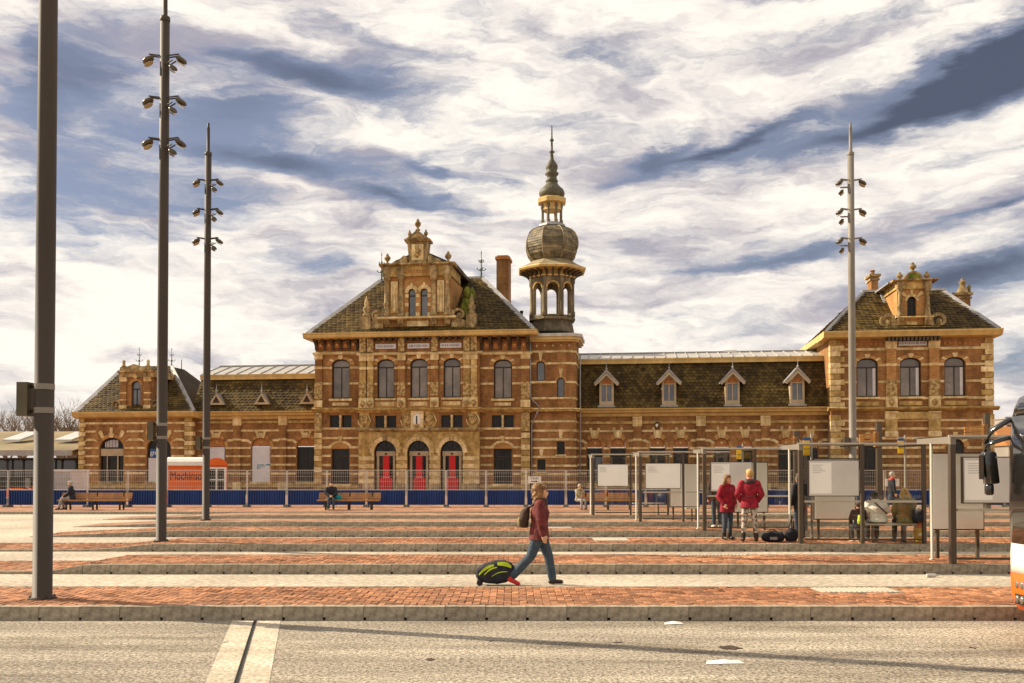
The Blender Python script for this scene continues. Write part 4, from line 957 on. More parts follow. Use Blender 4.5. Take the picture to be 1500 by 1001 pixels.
    MB().add([(u, y, z) for u in (u0, u1) for y, z in ((w, ze0), (w+sl, zg_), (rw, zr_), (w+depth, zg_), (w+depth, 0))], [(0, 1, 2, 3, 4), (5, 6, 7, 8, 9)]).build('end_wall', 'brick', ST)
    for c in dormers:
        dw = w-.42 if kind == 'right' else w-.15; Xd, Zd = fac(dw, ref); dx = lambda o: Xd(c+o, 575)-Xd(c, 575)
        u = Xd(c, 575)
        if kind == 'right':
            zb_, zp = Zd(593.5), Zd(541); hw = dx(10.5); ze_ = Zd(556)
            out = [(u-hw, zb_), (u+hw, zb_), (u+hw, ze_), (u, Zd(544)), (u-hw, ze_)]
            do = wall('dormer', out, [arch(u-hw*.7, u+hw*.7, Zd(587), Zd(561), Zd(553.5)-Zd(561), 10)], dw, 'frame_light', .15)
            MB().prism(arch(u-hw*.7, u+hw*.7, Zd(561.5), Zd(561), Zd(553.5)-Zd(561), 10), dw+.05, dw+.1).build('tympanum', 'terracotta', do)
            MB().box(u-hw*.7, u+hw*.7, dw-.02, dw+.12, Zd(563), Zd(561.5)).box(u-.04, u+.04, dw+.03, dw+.11, Zd(587), Zd(563)).build('window_bar', 'frame_light', do)
            MB().box(u-hw*.7, u+hw*.7, dw+.11, dw+.13, Zd(587), Zd(563)).build('pane', 'pane_blue', do)
            MB().box(u-hw-.12, u+hw+.12, dw-.2, dw+.3, Zd(596), zb_).build('dormer_sill', 'lead', do)
            MB().box(u-hw, u-hw+.1, dw+.01, dw+1.8, zb_, ze_).box(u+hw-.1, u+hw, dw+.01, dw+1.8, zb_, ze_).build('cheek', 'frame_light', do)
            e2 = hw+.42; zl = Zd(560)
            MB().prism([(u-e2, zl), (u-e2+.06, zl-.1), (u, zp-.14), (u+e2-.06, zl-.1), (u+e2, zl), (u, zp+.06)], dw-.3, dw+2.2).build('dormer_roof', 'lead', do)
            MB().prism([(u-e2+.02, zl-.14), (u, zp-.2), (u+e2-.02, zl-.14), (u+e2-.14, zl-.24), (u, zp-.42), (u-e2+.14, zl-.24)], dw-.34, dw-.24).build('bargeboard', 'frame_light', do)
            MB().lathe(u, dw-.25, [(.05, zp), (.09, zp+.1), (.03, zp+.2), (.02, zp+.5), (.005, zp+.8)], 6).build('spike', 'lead', do)
        else:
            zb_, zp = Zd(593), Zd(575.5); hw = dx(12)
            do = MB().prism([(u-hw, zb_), (u+hw, zb_), (u, zp)], dw-.1, dw+1.6).build('dormer', 'lead', ST)
            MB().prism([(u-hw, zb_), (u+hw, zb_), (u, zp), (u, zp-.24), (u+hw-.36, zb_+.16), (u-hw+.36, zb_+.16), (u, zp-.241)], dw-.2, dw-.08).build('bargeboard', 'frame_light', do)
            MB().prism([(u-hw*.6, zb_+.17), (u+hw*.6, zb_+.17), (u, zp-.3)], dw-.13, dw-.1).build('pane', 'brown_cloth', do)
            MB().lathe(u, dw-.1, [(.06, zp-.05), (.09, zp+.15), (.04, zp+.3), (.02, zp+.6), (.005, zp+.8)], 6).build('spike', 'lead', do)
    return u0, u1, ze1
WR = 2.6
bR = []
for c in (871, 905, 963, 997, 1057, 1091, 1151, 1186.5): bR.append((c, 11, 656, 14.5, 712, 'w'))
wing(WR, 1030, 842, 1216, bR, (933.5, 1026.5, 1121), (598, 605), (524.5, 530.5), 517, (888.5, 980, 1073, 1168), 'right')
wing(WR, 370, 283, 463, [(317, 13, 655, 13.5, 706, 'board'), (382.5, 13.5, 655, 13.5, 706, 'board'), (449, 13.5, 655, 13.5, 706, 'w')], (348, 415), (603, 610), (549, 555), 537, (318, 384, 450.5), 'left')
X2, Z2 = fac(WR, 1030)
sp_ = MB().box(X2(960), X2(964.5), WR-.35, WR, Z2(627), Z2(618)).build('wall_lamp', 'iron', ST); MB().lathe(X2(962), WR-.3, [(.06, Z2(626)), (.12, Z2(624)), (.1, Z2(621))], 8).build('lamp_glass', 'white_paint', sp_)
hz = bld(1070, 516, 6)
MB().lathe(hz[0], 6, [(.04, hz[2]-.3), (.04, hz[2])], 6).add([(hz[0]-.5, 5.8, hz[2]), (hz[0]+.5, 5.9, hz[2]-.05), (hz[0]+.5, 6.2, hz[2]+.2), (hz[0]-.45, 6.2, hz[2]+.18)], [(0, 1, 2, 3)]).build('aerial', 'zinc_edge', ST)
pipe(X2(284, 640), WR-.3, 0, Z2(611, 284)); pipe(X2(1213), WR-.3, 0, Z2(605, 1213))

# ------------------------------------------------ right pavilion
PR = 1.3; Xp, Zp = fac(PR, 1335); p0, p1 = Xp(1217, 560), Xp(1454.5, 560); pz = Zp(495); PDp = 13
wc = (1270.5, 1334, 1399)
hl = [arch(Xp(c-15.5, 560), Xp(c+15.5, 560), Zp(581), Zp(533), Zp(524)-Zp(533), 12) for c in wc]
lw = [(1270.5, 13, 655, 12, 712), (1399, 13, 655, 12, 712)]
for c, h, s_, ri, bo in lw: hl.append(arch(Xp(c-h), Xp(c+h), Zp(bo), Zp(s_), Zp(s_-ri)-Zp(s_), 12))
wall('brick_wall', [(p0, 0), (p1, 0), (p1, pz), (p0, pz)], hl, PR, 'brick', sides=PR+PDp)
MB().add([(p0, PR+PDp, 0), (p1, PR+PDp, 0), (p1, PR+PDp, pz), (p0, PR+PDp, pz)], [(0, 1, 2, 3)]).build('rear_wall', 'brick', ST)
for c, h, s_, ri, bo in lw:
    a, b = Xp(c-h), Xp(c+h); window(a, b, Zp(bo), Zp(s_), Zp(s_-ri)-Zp(s_), PR+.2, pane='pane_dark', transom=Zp(s_)); hood(a, b, Zp(s_), Zp(s_-ri)-Zp(s_), PR)
for c in wc:
    a, b = Xp(c-15.5, 560), Xp(c+15.5, 560)
    wo = window(a, b, Zp(581), Zp(533), Zp(524)-Zp(533), PR+.2, transom=Zp(537.5)); MB().box(b-.32, b-.12, PR+.22, PR+.243, Zp(580), Zp(538.5)).build('curtain', 'white_board', wo); sill(a-.15, b+.15, Zp(584.5), Zp(581), PR); hood(a, b, Zp(533), Zp(524)-Zp(533), PR)
    MB().box(Xp(c-17, 560), Xp(c+17, 560), PR-.05, PR+.02, Zp(594), Zp(588)).build('stone_panel', 'stone', ST)
segs = [(1231, 1254.5), (1286.5, 1299), (1311, 1318), (1350, 1362), (1374, 1383), (1415, 1443)]
for py in (534.5, 559, 583.5): bands([(Xp(a, 560), Xp(b, 560)) for a, b in segs], [Zp(py)], PR)
bands([(p0, p1)], [Zp(511)], PR, .2, out=.07); bands([(p0, p1)], [Zp(616), Zp(628)], PR, .16); bands([(p0, Xp(1256)), (Xp(1286), Xp(1383)), (Xp(1415), p1)], [Zp(642), Zp(656), Zp(669), Zp(682)], PR, .18)
moulding((p0-.25, p1+.35), [(.05, Zp(602)), (.15, Zp(601)), (.35, Zp(599)), (.38, Zp(597.2)), (.1, Zp(595.8))], 'string_course', 'stone', PR)
for k in range(30): MB().box(Xp(1233+k*7.2, 503)-.07, Xp(1233+k*7.2, 503)+.07, PR-.05, PR+.02, Zp(505.5), Zp(501.5)).build('frieze_block', 'terracotta', ST) if not 1300 < 1233+k*7.2 < 1374 else None
for c in (1305, 1368):
    pilaster(Xp(c, 560), .68, Zp(597), Zp(500), PR, 'brick_pale', .2, caph=.55, base=.8, mid=((Zp(536.5), Zp(532.5), 'stone_light'), (Zp(580), Zp(556), 'stone_relief')))
    pilaster(Xp(c, 620), .8, Zp(640), Zp(603), PR, 'stone', .22, caph=.6, base=.4)
    MB().lathe(Xp(c, 590), PR-.28, [(.03, Zp(595)), (.2, Zp(591)), (.22, Zp(588)), (.05, Zp(585))], 8).build('carved_knob', 'stone_relief', ST, True)
MB().box(Xp(1311, 615), Xp(1362, 615), PR-.3, PR+.01, Zp(614), Zp(604)).build('door_entablature', 'stone', ST)
pq = MB().box(Xp(1316, 505), Xp(1357, 505), PR-.08, PR+.02, Zp(506.5), Zp(500)).build('inscribed_plaque', 'white_board', ST)
rr = random.Random(11); rel = MB(); u = Xp(1318, 505)
while u < Xp(1354, 505): h = rr.uniform(.1, .18); rel.box(u, u+.1, PR-.1, PR-.075, Zp(503.2)-h/2, Zp(503.2)+h/2); u += rr.uniform(.12, .18)
rel.build('carved_lettering', 'lead', pq)
for c0, c1 in ((1217, 1231), (1443, 1454.5)):
    z = pz-.05; k = 0; ua, ub = Xp(c0, 560), Xp(c1, 560)
    while z > .8:
        if Zp(604) < z-.2 < Zp(595): z -= .5; continue
        ex = .28 if k % 2 else 0
        MB().box(ua-(.05 if c0 < 1300 else ex), ub+(.05 if c0 > 1300 else ex), PR-.08, PR+.5, z-.4, z-.02).build('quoin', 'stone_light' if k % 3 else 'stone', ST); z -= .42; k += 1
# eaves and hip roof
ze0, ze1 = Zp(494.5), Zp(485.8); ef = PR-.95; e0, e1 = bld(1207, 489, ef)[0]+.0, bld(1470.5, 487, ef)[0]
MB().prismx([(ef+.7, ze0-.05), (ef+.2, ze0), (ef+.12, ze0+.15), (ef, ze1-.1), (ef, ze1), (PR+2, ze1), (PR+2, ze0-.05)], e0, e1).box(e0, e0+1.6, PR+2.001, PR+PDp+.9, ze0, ze1-.01).box(e1-1.6, e1, PR+2.001, PR+PDp+.9, ze0, ze1-.01).build('eaves_cornice', 'cream_wood', ST)
for k in range(14): u = Xp(1299+k*5.6, 495); MB().box(u-.08, u+.08, ef+.25, PR+.01, ze0-.3, ze0-.04).build('bracket', 'dark_timber', ST)
rw0 = PR+4.2; L = bld(1268, 427, rw0); Q = bld(1378, 426, rw0); zt_ = (L[2]+Q[2])/2
A, B_, C, Dd = (e0+.3, ef+.25, ze1-.02), (e1-.3, ef+.25, ze1-.02), (Q[0], rw0, zt_), (L[0], rw0, zt_); bk = PR+PDp+.7; rb_ = PR+PDp-4.2
slope('roof', [A, B_, C, Dd]); slope('roof', [B_, (B_[0], bk, ze1), (C[0], rb_, zt_), C]); slope('roof', [A, Dd, (Dd[0], rb_, zt_), (A[0], bk, ze1)]); slope('zinc_roof', [Dd, C, (C[0], rb_, zt_), (Dd[0], rb_, zt_)], 'zinc'); slope('roof', [(A[0], bk, ze1), (Dd[0], rb_, zt_), (C[0], rb_, zt_), (B_[0], bk, ze1)])
tilefield('roof_tiles', A, B_, C, Dd, .36, .26); tilefield('roof_tiles', (A[0], bk, ze1), A, Dd, (Dd[0], rb_, zt_), .36, .26)
strip(A, Dd, .45); strip(B_, C, .45); MB().box(L[0]-.3, Q[0]+.3, rw0-.2, rw0+.2, zt_-.05, zt_+.12).build('ridge_flashing', 'zinc', ST)
# pavilion gable
GV = PR-.1; Xv, Zv = fac(GV, 1337); v0, v1 = Xv(1314, 440), Xv(1361, 440)
vh = arch(Xv(1329, 450), Xv(1342, 450), Zv(464.5), Zv(441), Zv(433)-Zv(441), 12)
wall('gable_wall', [(v0, Zv(486)), (v1, Zv(486)), (v1, Zv(423)), (v0, Zv(423))], [vh], GV, 'brick_pale', .25, sides=PR+4.5)
window(Xv(1329, 450), Xv(1342, 450), Zv(464.5), Zv(441), Zv(433)-Zv(441), GV+.2, pane='pane_dark', mull=1, fw=.06)
ring(Xv(1329, 450), Xv(1342, 450), Zv(441), Zv(433)-Zv(441), GV, .2, 7, 'stone_light', .05)
for a0, a1 in ((32, 48), (82, 98), (132, 148)): wedge(Xv(1335.5, 450), Zv(441), .45, 1.0, a0, a1, GV, 'stone_light', .09)
for c in (1317.5, 1357.5):
    u = Xv(c, 440); MB().lathe(u, GV-.16, [(.26, Zv(465)), (.26, Zv(462)), (.2, Zv(461)), (.19, Zv(449)), (.22, Zv(448)), (.17, Zv(446)), (.15, Zv(429)), (.2, Zv(427)), (.26, Zv(424))], 10).build('column', 'stone_worn', ST, True)
    MB().box(u-.25, u+.25, GV-.4, GV+.02, Zv(423.9), Zv(413.5)).build('entablature_block', 'stone_worn', ST); MB().prismx([(GV, Zv(477)), (GV-.15, Zv(477)), (GV-.4, Zv(469)), (GV-.4, Zv(466)), (GV, Zv(466))], u-.22, u+.22).build('console', 'stone_worn', ST)
    urn(u, GV-.1, Zv(412), Zv(398)-Zv(412), .24)
MB().box(v0-.1, v1+.1, GV-.2, PR+3.2, Zv(423.8), Zv(413.5)).build('entablature', 'stone', ST)
MB().prismx([(PR+4.2, Zv(413.4)), (GV-.3, Zv(413.4)), (GV-.6, Zv(412)), (GV-.6, Zv(410.8)), (PR+4.2, Zv(410))], v0-.4, v1+.5).build('gable_cornice', 'stone_worn', ST)
MB().prismx([(GV+.05, Zv(467)), (GV-.45, Zv(466)), (GV-.45, Zv(464.6)), (GV+.05, Zv(464.5))], v0-.2, v1+.2).build('gable_sill', 'stone_light', ST)
MB().prism(arch(Xv(1324.5, 405), Xv(1350, 405), Zv(410.5), Zv(409), Zv(398.5)-Zv(409), 14), GV-.3, GV+.6).build('curved_pediment', 'stone_worn', ST)
MB().prism(arch(Xv(1328, 405), Xv(1346.5, 405), Zv(409), Zv(408.5), Zv(401)-Zv(408.5), 14), GV-.34, GV-.28).build('pediment_shell', 'moss', ST)
urn(Xv(1337, 392), GV, Zv(399), Zv(384)-Zv(399), .27)
for sgn, px in ((-1, 1313), (1, 1361)): scroll(Xv(px, 475), GV, Zv(485), 1.35, sgn)
MB().box(Xv(1296, 484), Xv(1375, 484), GV-.3, GV+.2, ze1-.01, Zv(479)).build('gable_base', 'stone_worn', ST); MB().box(Xv(1328, 475), Xv(1343, 475), GV-.05, GV+.02, Zv(476), Zv(471.5)).build('stone_panel', 'stone_light', ST)
strip((v0-.45, GV+.2, Zv(413)), (v0-.45, PR+4, Zv(413)), .25, 'gable_flashing'); strip((v0-.15, GV+.3, Zv(484)), (v0-.15, PR+3.9, zt_), .25, 'gable_flashing')
# chimneys
for a, b, t, w_, stat in ((1271.5, 1285.5, 404, PR+7, False), (1391, 1419, 431, PR+7.5, True)):
    ca, cb_, cz_ = bld(a, 440, w_)[0], bld(b, 440, w_)[0], bld((a+b)/2, t, w_)[2]
    cm = MB().box(ca+.1, cb_-.1, w_-.7, w_+.7, ze1, cz_-.2).build('chimney', 'brick', ST)
    MB().box(ca-.08, cb_+.08, w_-.85, w_+.85, cz_-.199, cz_-.02).box(ca, cb_, w_-.75, w_+.75, cz_-.5, cz_-.35).build('chimney_cap', 'stone_worn', cm)
    if not stat: MB().lathe((ca+cb_)/2, w_, [(.2, cz_-.03), (.14, cz_+.3), (.2, cz_+.34), (.2, cz_+.42)], 8).build('chimney_pot', 'brick', cm)
    else:
        uu = bld(1410, 420, w_)[0]; h = bld(1410, 408, w_)[2]-cz_
        MB().lathe(uu, w_, [(.5, cz_-.03), (.42, cz_+.2*h), (.28, cz_+.45*h), (.2, cz_+.55*h), (.26, cz_+.65*h), (.3, cz_+.75*h), (.2, cz_+.84*h), (.1, cz_+.86*h), (.16, cz_+.93*h), (.02, cz_+h)], 9).build('carved_ornament', 'stone_worn', cm, True)
        MB().lathe(uu+.5, w_, [(.22, cz_-.03), (.1, cz_+.2*h), (.16, cz_+.45*h), (.03, cz_+.6*h)], 8).build('carved_ornament', 'stone_worn', cm, True)
MB().lathe(bld(1231, 465, 4)[0], 4, [(.1, ze1), (.1, ze1+1.6), (.16, ze1+1.65), (.16, ze1+1.9)], 8).build('vent_pipe', 'iron', ST)

# ------------------------------------------------ left pavilion
PL = 1.5; Xl, Zl = fac(PL, 200); l0, l1 = Xl(117), Xl(281); lz = Zl(611)
lb = [(164, 17.5, 657, 16, 706), (233, 17.5, 657, 16, 706)]
wall('brick_wall', [(l0, 0), (l1, 0), (l1, lz), (l0, lz)], [arch(Xl(c-h), Xl(c+h), Zl(bo), Zl(s_), Zl(s_-ri)-Zl(s_), 14) for c, h, s_, ri, bo in lb], PL, 'brick', sides=PL+11)
for n_, (c, h, s_, ri, bo) in enumerate(lb):
    a, b = Xl(c-h), Xl(c+h); zs = Zl(s_); rise = Zl(s_-ri)-zs
    wo = window(a, b, Zl(bo), zs, rise, PL+.22, pane='pane_dark', transom=zs-.05, mull=2, frame='frame_dark')
    if n_ == 0:
        MB().box(a+.05, b-.05, PL+.1, PL+.2, Zl(668), Zl(657.5)).build('fascia_board', 'frame_light', wo)
        cur = MB()
        for k in range(9): u = a+.35+k*.13; cur.box(u, u+.07, PL+.235, PL+.255, zs+.1, zs+rise*.85*math.sin(math.acos(max(-1, min(1, (u-(a+b)/2)/((b-a)/2)))))-.05)
        cur.build('curtain', 'white_board', wo)
        MB().box(a+.55, a+.62, PL+.14, PL+.2, Zl(bo), Zl(668)).box(b-.62, b-.52, PL+.14, PL+.2, Zl(bo), Zl(668)).build('jamb', 'frame_light', wo)
    else:
        MB().box(a+.1, b-.1, PL+.1, PL+.18, Zl(bo), Zl(671)).build('window_board', 'white_board', wo)
        bs = MB().box(Xl(220), Xl(240), PL+.02, PL+.1, Zl(670), Zl(658)).build('blue_sign', 'blue_sign', wo); text('sign_print', 'gm', .55, 'white_paint', wo, (Xl(226), PL+.012, Zl(663.5)), (R(90), 0, 0))
    hood(a, b, zs, rise, PL, side=False, r=.3); wedge((a+b)/2, zs, (b-a)/2, (b-a)/2+.95, 86, 94, PL, 'stone_light', .1, rise/((b-a)/2), 'keystone')
    sill(a-.1, b+.1, Zl(bo)-.25, Zl(bo), PL, 'stone_worn')
    for sg in (-1, 1):
        e_ = (a+b)/2+sg*((b-a)/2+.05)
        MB().prism([(e_-sg*.45, Zl(641.5)), (e_-sg*.2, Zl(641.5)), (e_+sg*.05, Zl(633.8)), (e_-sg*.05, Zl(630.5)), (e_-sg*.25, Zl(630.5))], PL-.06, PL+.02).build('stone_band', 'stone_light', ST)
q = [Xl(124), Xl(145), Xl(183), Xl(214), Xl(252), Xl(272)]
for py in (656.5, 668.5, 681, 693.5): bands([(q[0], q[1]), (q[2], q[3]), (q[4], q[5])], [Zl(py)], PL, .17)
for a, b in ((q[0], q[1]-.1), (q[2]+.1, q[3]-.1), (q[4]+.1, q[5])):
    MB().prism([(a-.02, Zl(648)), (a+.25, Zl(646)), (b-.25, Zl(646)), (b+.02, Zl(648)), (b-.1, Zl(645)), (b-.3, Zl(642.5)), (a+.3, Zl(642.5)), (a+.1, Zl(645))], PL-.05, PL+.02).build('stone_band', 'stone_light', ST)
    band(a+.1, b-.1, Zl(633.6), Zl(630.6), PL)
bands([(q[0], q[5])], [Zl(620)], PL, .17); bands([(l0, l1)], [Zl(712)], PL, .4, out=.12, mat='stone')
for c0, c1 in ((117, 123.5), (272, 281)):
    z = lz-.05; k = 0
    while z > .6: MB().box(Xl(c0)-.04, Xl(c1)+.03+(.12 if k % 2 else 0), PL-.1, PL+.3, z-.36, z-.02).build('quoin', 'stone_light' if k % 2 else 'stone', ST); z -= .38; k += 1
ef = PL-.7; ze0, ze1 = Zl(611), Zl(603.5); e0, e1 = bld(104, 605, ef)[0], bld(283, 604, ef)[0]
MB().prismx([(ef+.6, ze0-.1), (ef+.2, ze0), (ef+.1, ze0+.15), (ef, ze1-.1), (ef, ze1), (PL+1, ze1), (PL+1, ze0-.1)], e0, e1).box(e0, e0+1, PL+1.001, PL+11.5, ze0, ze1-.01).build('eaves_cornice', 'cream_wood', ST)
rw0 = PL+4; L = bld(183, 540, rw0); Q = bld(250, 537, rw0); zt_ = Q[2]
A, B_, C, Dd = (e0+.35, ef+.2, ze1-.02), (e1-.1, ef+.2, ze1-.02), (Q[0], rw0, zt_), (L[0], rw0, zt_); bk = PL+11
slope('roof', [A, B_, C, Dd]); slope('roof', [B_, (B_[0], bk, ze1), (C[0], 8, zt_), C], 'tile'); slope('roof', [A, Dd, (Dd[0], 8, zt_), (A[0], bk, ze1)]); slope('zinc_roof', [Dd, C, (C[0], 8, zt_), (Dd[0], 8, zt_)], 'zinc')
tilefield('roof_tiles', A, B_, C, Dd, .36, .27); strip(A, Dd, .4); strip(B_, C, .4)
GV = PL-.05; Xv, Zv = fac(GV, 202); v0, v1 = Xv(179, 570), Xv(227, 570)
wall('gable_wall', [(v0+.3, Zv(602)), (v1-.2, Zv(602)), (v1-.2, Zv(553)), (v0+.3, Zv(553))], [arch(Xv(192.5, 570), Xv(206, 570), Zv(595), Zv(564), Zv(558.5)-Zv(564), 10)], GV, 'brick', .2, sides=PL+4)
window(Xv(192.5, 570), Xv(206, 570), Zv(595), Zv(564), Zv(558.5)-Zv(564), GV+.15, pane='pane_blue', transom=Zv(570), fw=.06)
ring(Xv(192.5, 570), Xv(206, 570), Zv(564), Zv(558.5)-Zv(564), GV, .22, 7, 'brick_pale', .05)
for c in (181.5, 217):
    pilaster(Xv(c, 570), .5, Zv(600), Zv(553), GV, 'brick', .15, 'stone_light', .35, .35, mid=((Zv(577), Zv(575), 'stone_light'), (Zv(587), Zv(585), 'stone_light')))
    MB().box(Xv(c, 540)-.2, Xv(c, 540)+.2, GV-.25, GV+.25, Zv(544), Zv(538)).build('pedestal', 'stone_worn', ST); MB().lathe(Xv(c, 535), GV, [(.2, Zv(538)), (.2, Zv(536)), (.12, Zv(535)), (.14, Zv(529)), (.02, Zv(527))], 8).build('urn', 'stone_worn', ST, True)
MB().prismx([(PL+3.5, Zv(553)), (GV-.15, Zv(553)), (GV-.2, Zv(547)), (GV-.45, Zv(545.5)), (GV-.45, Zv(543.8)), (PL+3.5, Zv(543.8))], v0-.2, v1+.2).build('gable_cornice', 'stone_worn', ST)
MB().prism([(Xv(184, 540), Zv(543.7)), (Xv(214, 540), Zv(543.7)), (Xv(207, 538), Zv(537)), (Xv(199, 535), Zv(534)), (Xv(191, 538), Zv(537))], GV-.35, GV+.5).build('pediment', 'stone_worn', ST)
MB().lathe(Xv(199, 550), GV-.08, [(.02, Zv(556)), (.3, Zv(552)), (.28, Zv(548)), (.02, Zv(545))], 8, sy=.4).build('carved_boss', 'stone_light', ST, True)
for sg, px in ((-1, 178), (1, 222)): scroll(Xv(px, 590), GV, Zv(601), .9, sg)
MB().box(v0-.3, v1+.4, GV-.25, GV+.2, ze1-.01, Zv(599)).build('gable_base', 'stone_worn', ST)
finial(bld(204, 530, PL+4)[0], PL+4, zt_-.05, bld(204, 508, PL+4)[2]-zt_, s=.8); finial(bld(251.5, 530, PL+4)[0], PL+4, zt_-.05, bld(251.5, 509, PL+4)[2]-zt_, s=.8)
pp = bld(266, 527, 7); MB().lathe(pp[0], 7, [(.05, pp[2]-1.6), (.03, pp[2])], 6).build('lightning_rod', 'iron', ST)

# ================================================================ background left and right of the station
# platform canopy beyond the left pavilion
cy0, cy1 = 78., 92.
can = thing('platform_canopy', 'low tan station platform canopy with skylights, left of the station', 'canopy', (0, 0, .12))
x0c, x1c = -62., atd(121, 650, 80).x
zf = atd(60, 661, cy0).z; zt = atd(60, 634, cy1).z
MB().add([(x0c, cy0, zf-.1), (x1c, cy0, zf-.1), (x1c, cy1, zt), (x0c, cy1, zt), (x0c, cy1+14, zf), (x1c, cy1+14, zf)], [(0, 1, 2, 3), (3, 2, 5, 4)]).build('roof', 'canopy_roof', can)
MB().box(x0c, x1c, cy0-.1, cy0+.15, zf-.5, zf-.05).build('fascia', 'zinc_edge', can); MB().box(x0c, x1c, cy0+.2, cy0+26, zf-.75, zf-.66).build('soffit', 'dark_timber', can)
for px in (28, 103, -60):
    c = atd(px, 645, 84); 
    zz = zf-.1+(zt-zf+.1)*.35
    MB().add([(c.x-.9, cy0+4.9, zz+.15), (c.x+.6, cy0+4.9, zz+.15), (c.x+1.2, cy0+7.5, zz+.9), (c.x-.2, cy0+7.5, zz+.9), (c.x-.9, cy0+4.9, zz+.33), (c.x+.6, cy0+4.9, zz+.33), (c.x+1.2, cy0+7.5, zz+1.12), (c.x-.2, cy0+7.5, zz+1.12)], [(4, 5, 6, 7), (0, 1, 5, 4), (1, 2, 6, 5), (3, 0, 4, 7)]).build('skylight', 'poster_grey', can)
for k in range(9):
    x = x1c-1.2-k*3.2
    MB().lathe(x, cy0+1.0, [(.13, 0), (.13, .4), (.09, .45), (.09, zf-1), (.2, zf-.76)], 8).build('column', 'iron', can)
MB().box(x0c, x1c, cy0+6, cy0+6.2, 0, 1.0).build('platform_wall', 'pane_dark', can)
for k in range(14): MB().box(x1c-2-k*1.9, x1c-.3-k*1.9, cy0+5.8, cy0+5.9, 1.3, 2.9).build('train_window', 'pane_blue', can)
MB().box(x0c, x1c, cy0+5.85, cy0+6.25, 1.001, zf-.8).build('train_side', 'pane_dark', can)
# bare trees behind the canopy
def bare_tree(px, py_top, d, label, seed, tw=.3):
    r = random.Random(seed); b = atd(px, 690, d); h = atd(px, py_top, d).z
    t = thing('bare_tree', label, 'tree', (b.x, d, 0), 0, 'bare winter trees behind the canopy')
    tr = MB().tube([(0, 0, 0), (.1, 0, h*.2), (0, .1, h*.38)], [tw, tw*.8, tw*.6], 8).build('trunk', 'bark', t, True)
    cr = MB()
    def br(p, dr, ln, rad, lv):
        q = p+dr*ln*.5+Vector((r.uniform(-.1, .1), r.uniform(-.1, .1), .05))*ln*.5; e = p+dr*ln+Vector((0, 0, .08*ln))
        cr.tube([p, q, e], [rad, rad*.8, rad*.55], 5 if lv < 2 else 3)
        if lv < 5:
            for k in range(3 if lv < 3 else 2):
                nd = (dr+Vector((r.uniform(-.75, .75), r.uniform(-.75, .75), r.uniform(-.05, .5)))).normalized(); br(p+(e-p)*r.uniform(.55, 1), nd, ln*r.uniform(.55, .78), rad*.55, lv+1)
    for k in range(6):
        a = k*1.05+r.random(); br(Vector((0, .05, h*(.26+.02*k))), Vector((math.cos(a)*.6, math.sin(a)*.6, 1)).normalized(), h*.27, tw*.45, 0)
    cr.build('crown', 'bark', t)
for px, py, d, l, s_ in ((8, 594, 125, 'leftmost bare tree behind the station canopy, at the picture edge', 1), (30, 592, 120, 'bare tree behind the canopy, left of the thick front mast', 2), (86, 590, 122, 'bare tree behind the canopy, just right of the thick front mast', 3), (103, 602, 128, 'smaller bare tree right behind the canopy beside the left pavilion', 4), (58, 596, 126, 'bare tree mostly hidden by the thick front mast', 5)):
    bare_tree(px, py, d, l, s_)
def far_block(name, label, px0, px1, py_top, d, mat, rows, cols, roof='flat', depth=9.):
    a, b = atd(px0, 690, d).x, atd(px1, 690, d).x; h = atd(px0, py_top, d).z-.1
    t = thing(name, label, 'building', ((a+b)/2, d, 0)); w = (b-a)/2
    MB().box(-w, w, 0, depth, 0, h).build('wall', mat, t)
    if roof == 'flat': MB().box(-w-.2, w+.2, -.2, depth+.2, h+.001, h+.4).build('roof', 'lead', t)
    else: MB().prismx([(-.4, h), (depth+.4, h), (depth/2, h+3)], -w-.3, w+.3).build('roof', 'terracotta', t)
    for r_ in range(rows):
        for c in range(cols):
            x = -w+(c+.5)*2*w/cols; z = 1.2+(r_)*(h-1.2)/rows
            fo = MB().box(x-.7, x+.7, -.06, .05, z, z+1.6).build('window', 'frame_light', t); MB().box(x-.6, x+.6, -.08, -.03, z+.1, z+1.5).build('pane', 'pane_dark', fo)
    return t
far_block('office_block', 'tall dark flat-roofed block far right beyond the station', 1474, 1530, 613, 190, 'far_wall', 4, 4)
far_block('brick_house', 'low red-roofed house far right between the station and the bus', 1452, 1476, 650, 150, 'far_brick', 2, 2, 'gable')
far_block('pale_house', 'pale low house far right, partly hidden by the bus mirror', 1478, 1540, 652, 140, 'far_wall', 2, 4, 'gable')
far_block('distant_block', 'small pale block far left above the canopy roof', 88, 116, 628, 240, 'far_wall', 3, 3)

# ================================================================ construction yard behind the fence
FD = 48.5; GZ = .12
ta = Vector((0, 0, 0)); tb = Vector((3.1, 0, 0)); tr = thing('site_trailer', 'orange site trailer with white rounded roof behind the fence', 'trailer', (atd(246, 700, 52).x, 52, GZ), R(17))
zt0 = atd(270, 675, 52).z-GZ; zbm = atd(270, 722, 52).z-GZ
fx = 1.95
MB().box(ta.x, tb.x, 0, 2.2, zbm, zt0-.24).build('body', 'orange', tr)
MB().prismx([(-.08, zt0-.27), (-.08, zt0-.05), (.15, zt0+.12), (.8, zt0+.2), (1.4, zt0+.2), (2.1, zt0+.1), (2.28, zt0-.27)], ta.x-.05, fx-.001).build('roof', 'white_paint', tr)
fg = [(fx+.02, zt0-.26), (tb.x+.03, zt0-.26)]+[((fx+tb.x)/2+(tb.x-fx)/2*math.cos(math.pi*k/12)*1.0, zt0-.26+.42*math.sin(math.pi*k/12)) for k in range(1, 12)]
MB().prism(fg, -.1, 2.2).build('end_hood', 'orange', tr)
wx = (fx+tb.x)/2; wn = MB().box(wx-.52, wx+.52, -.04, .02, zt0-1.75, zt0-.35).build('window', 'white_paint', tr)
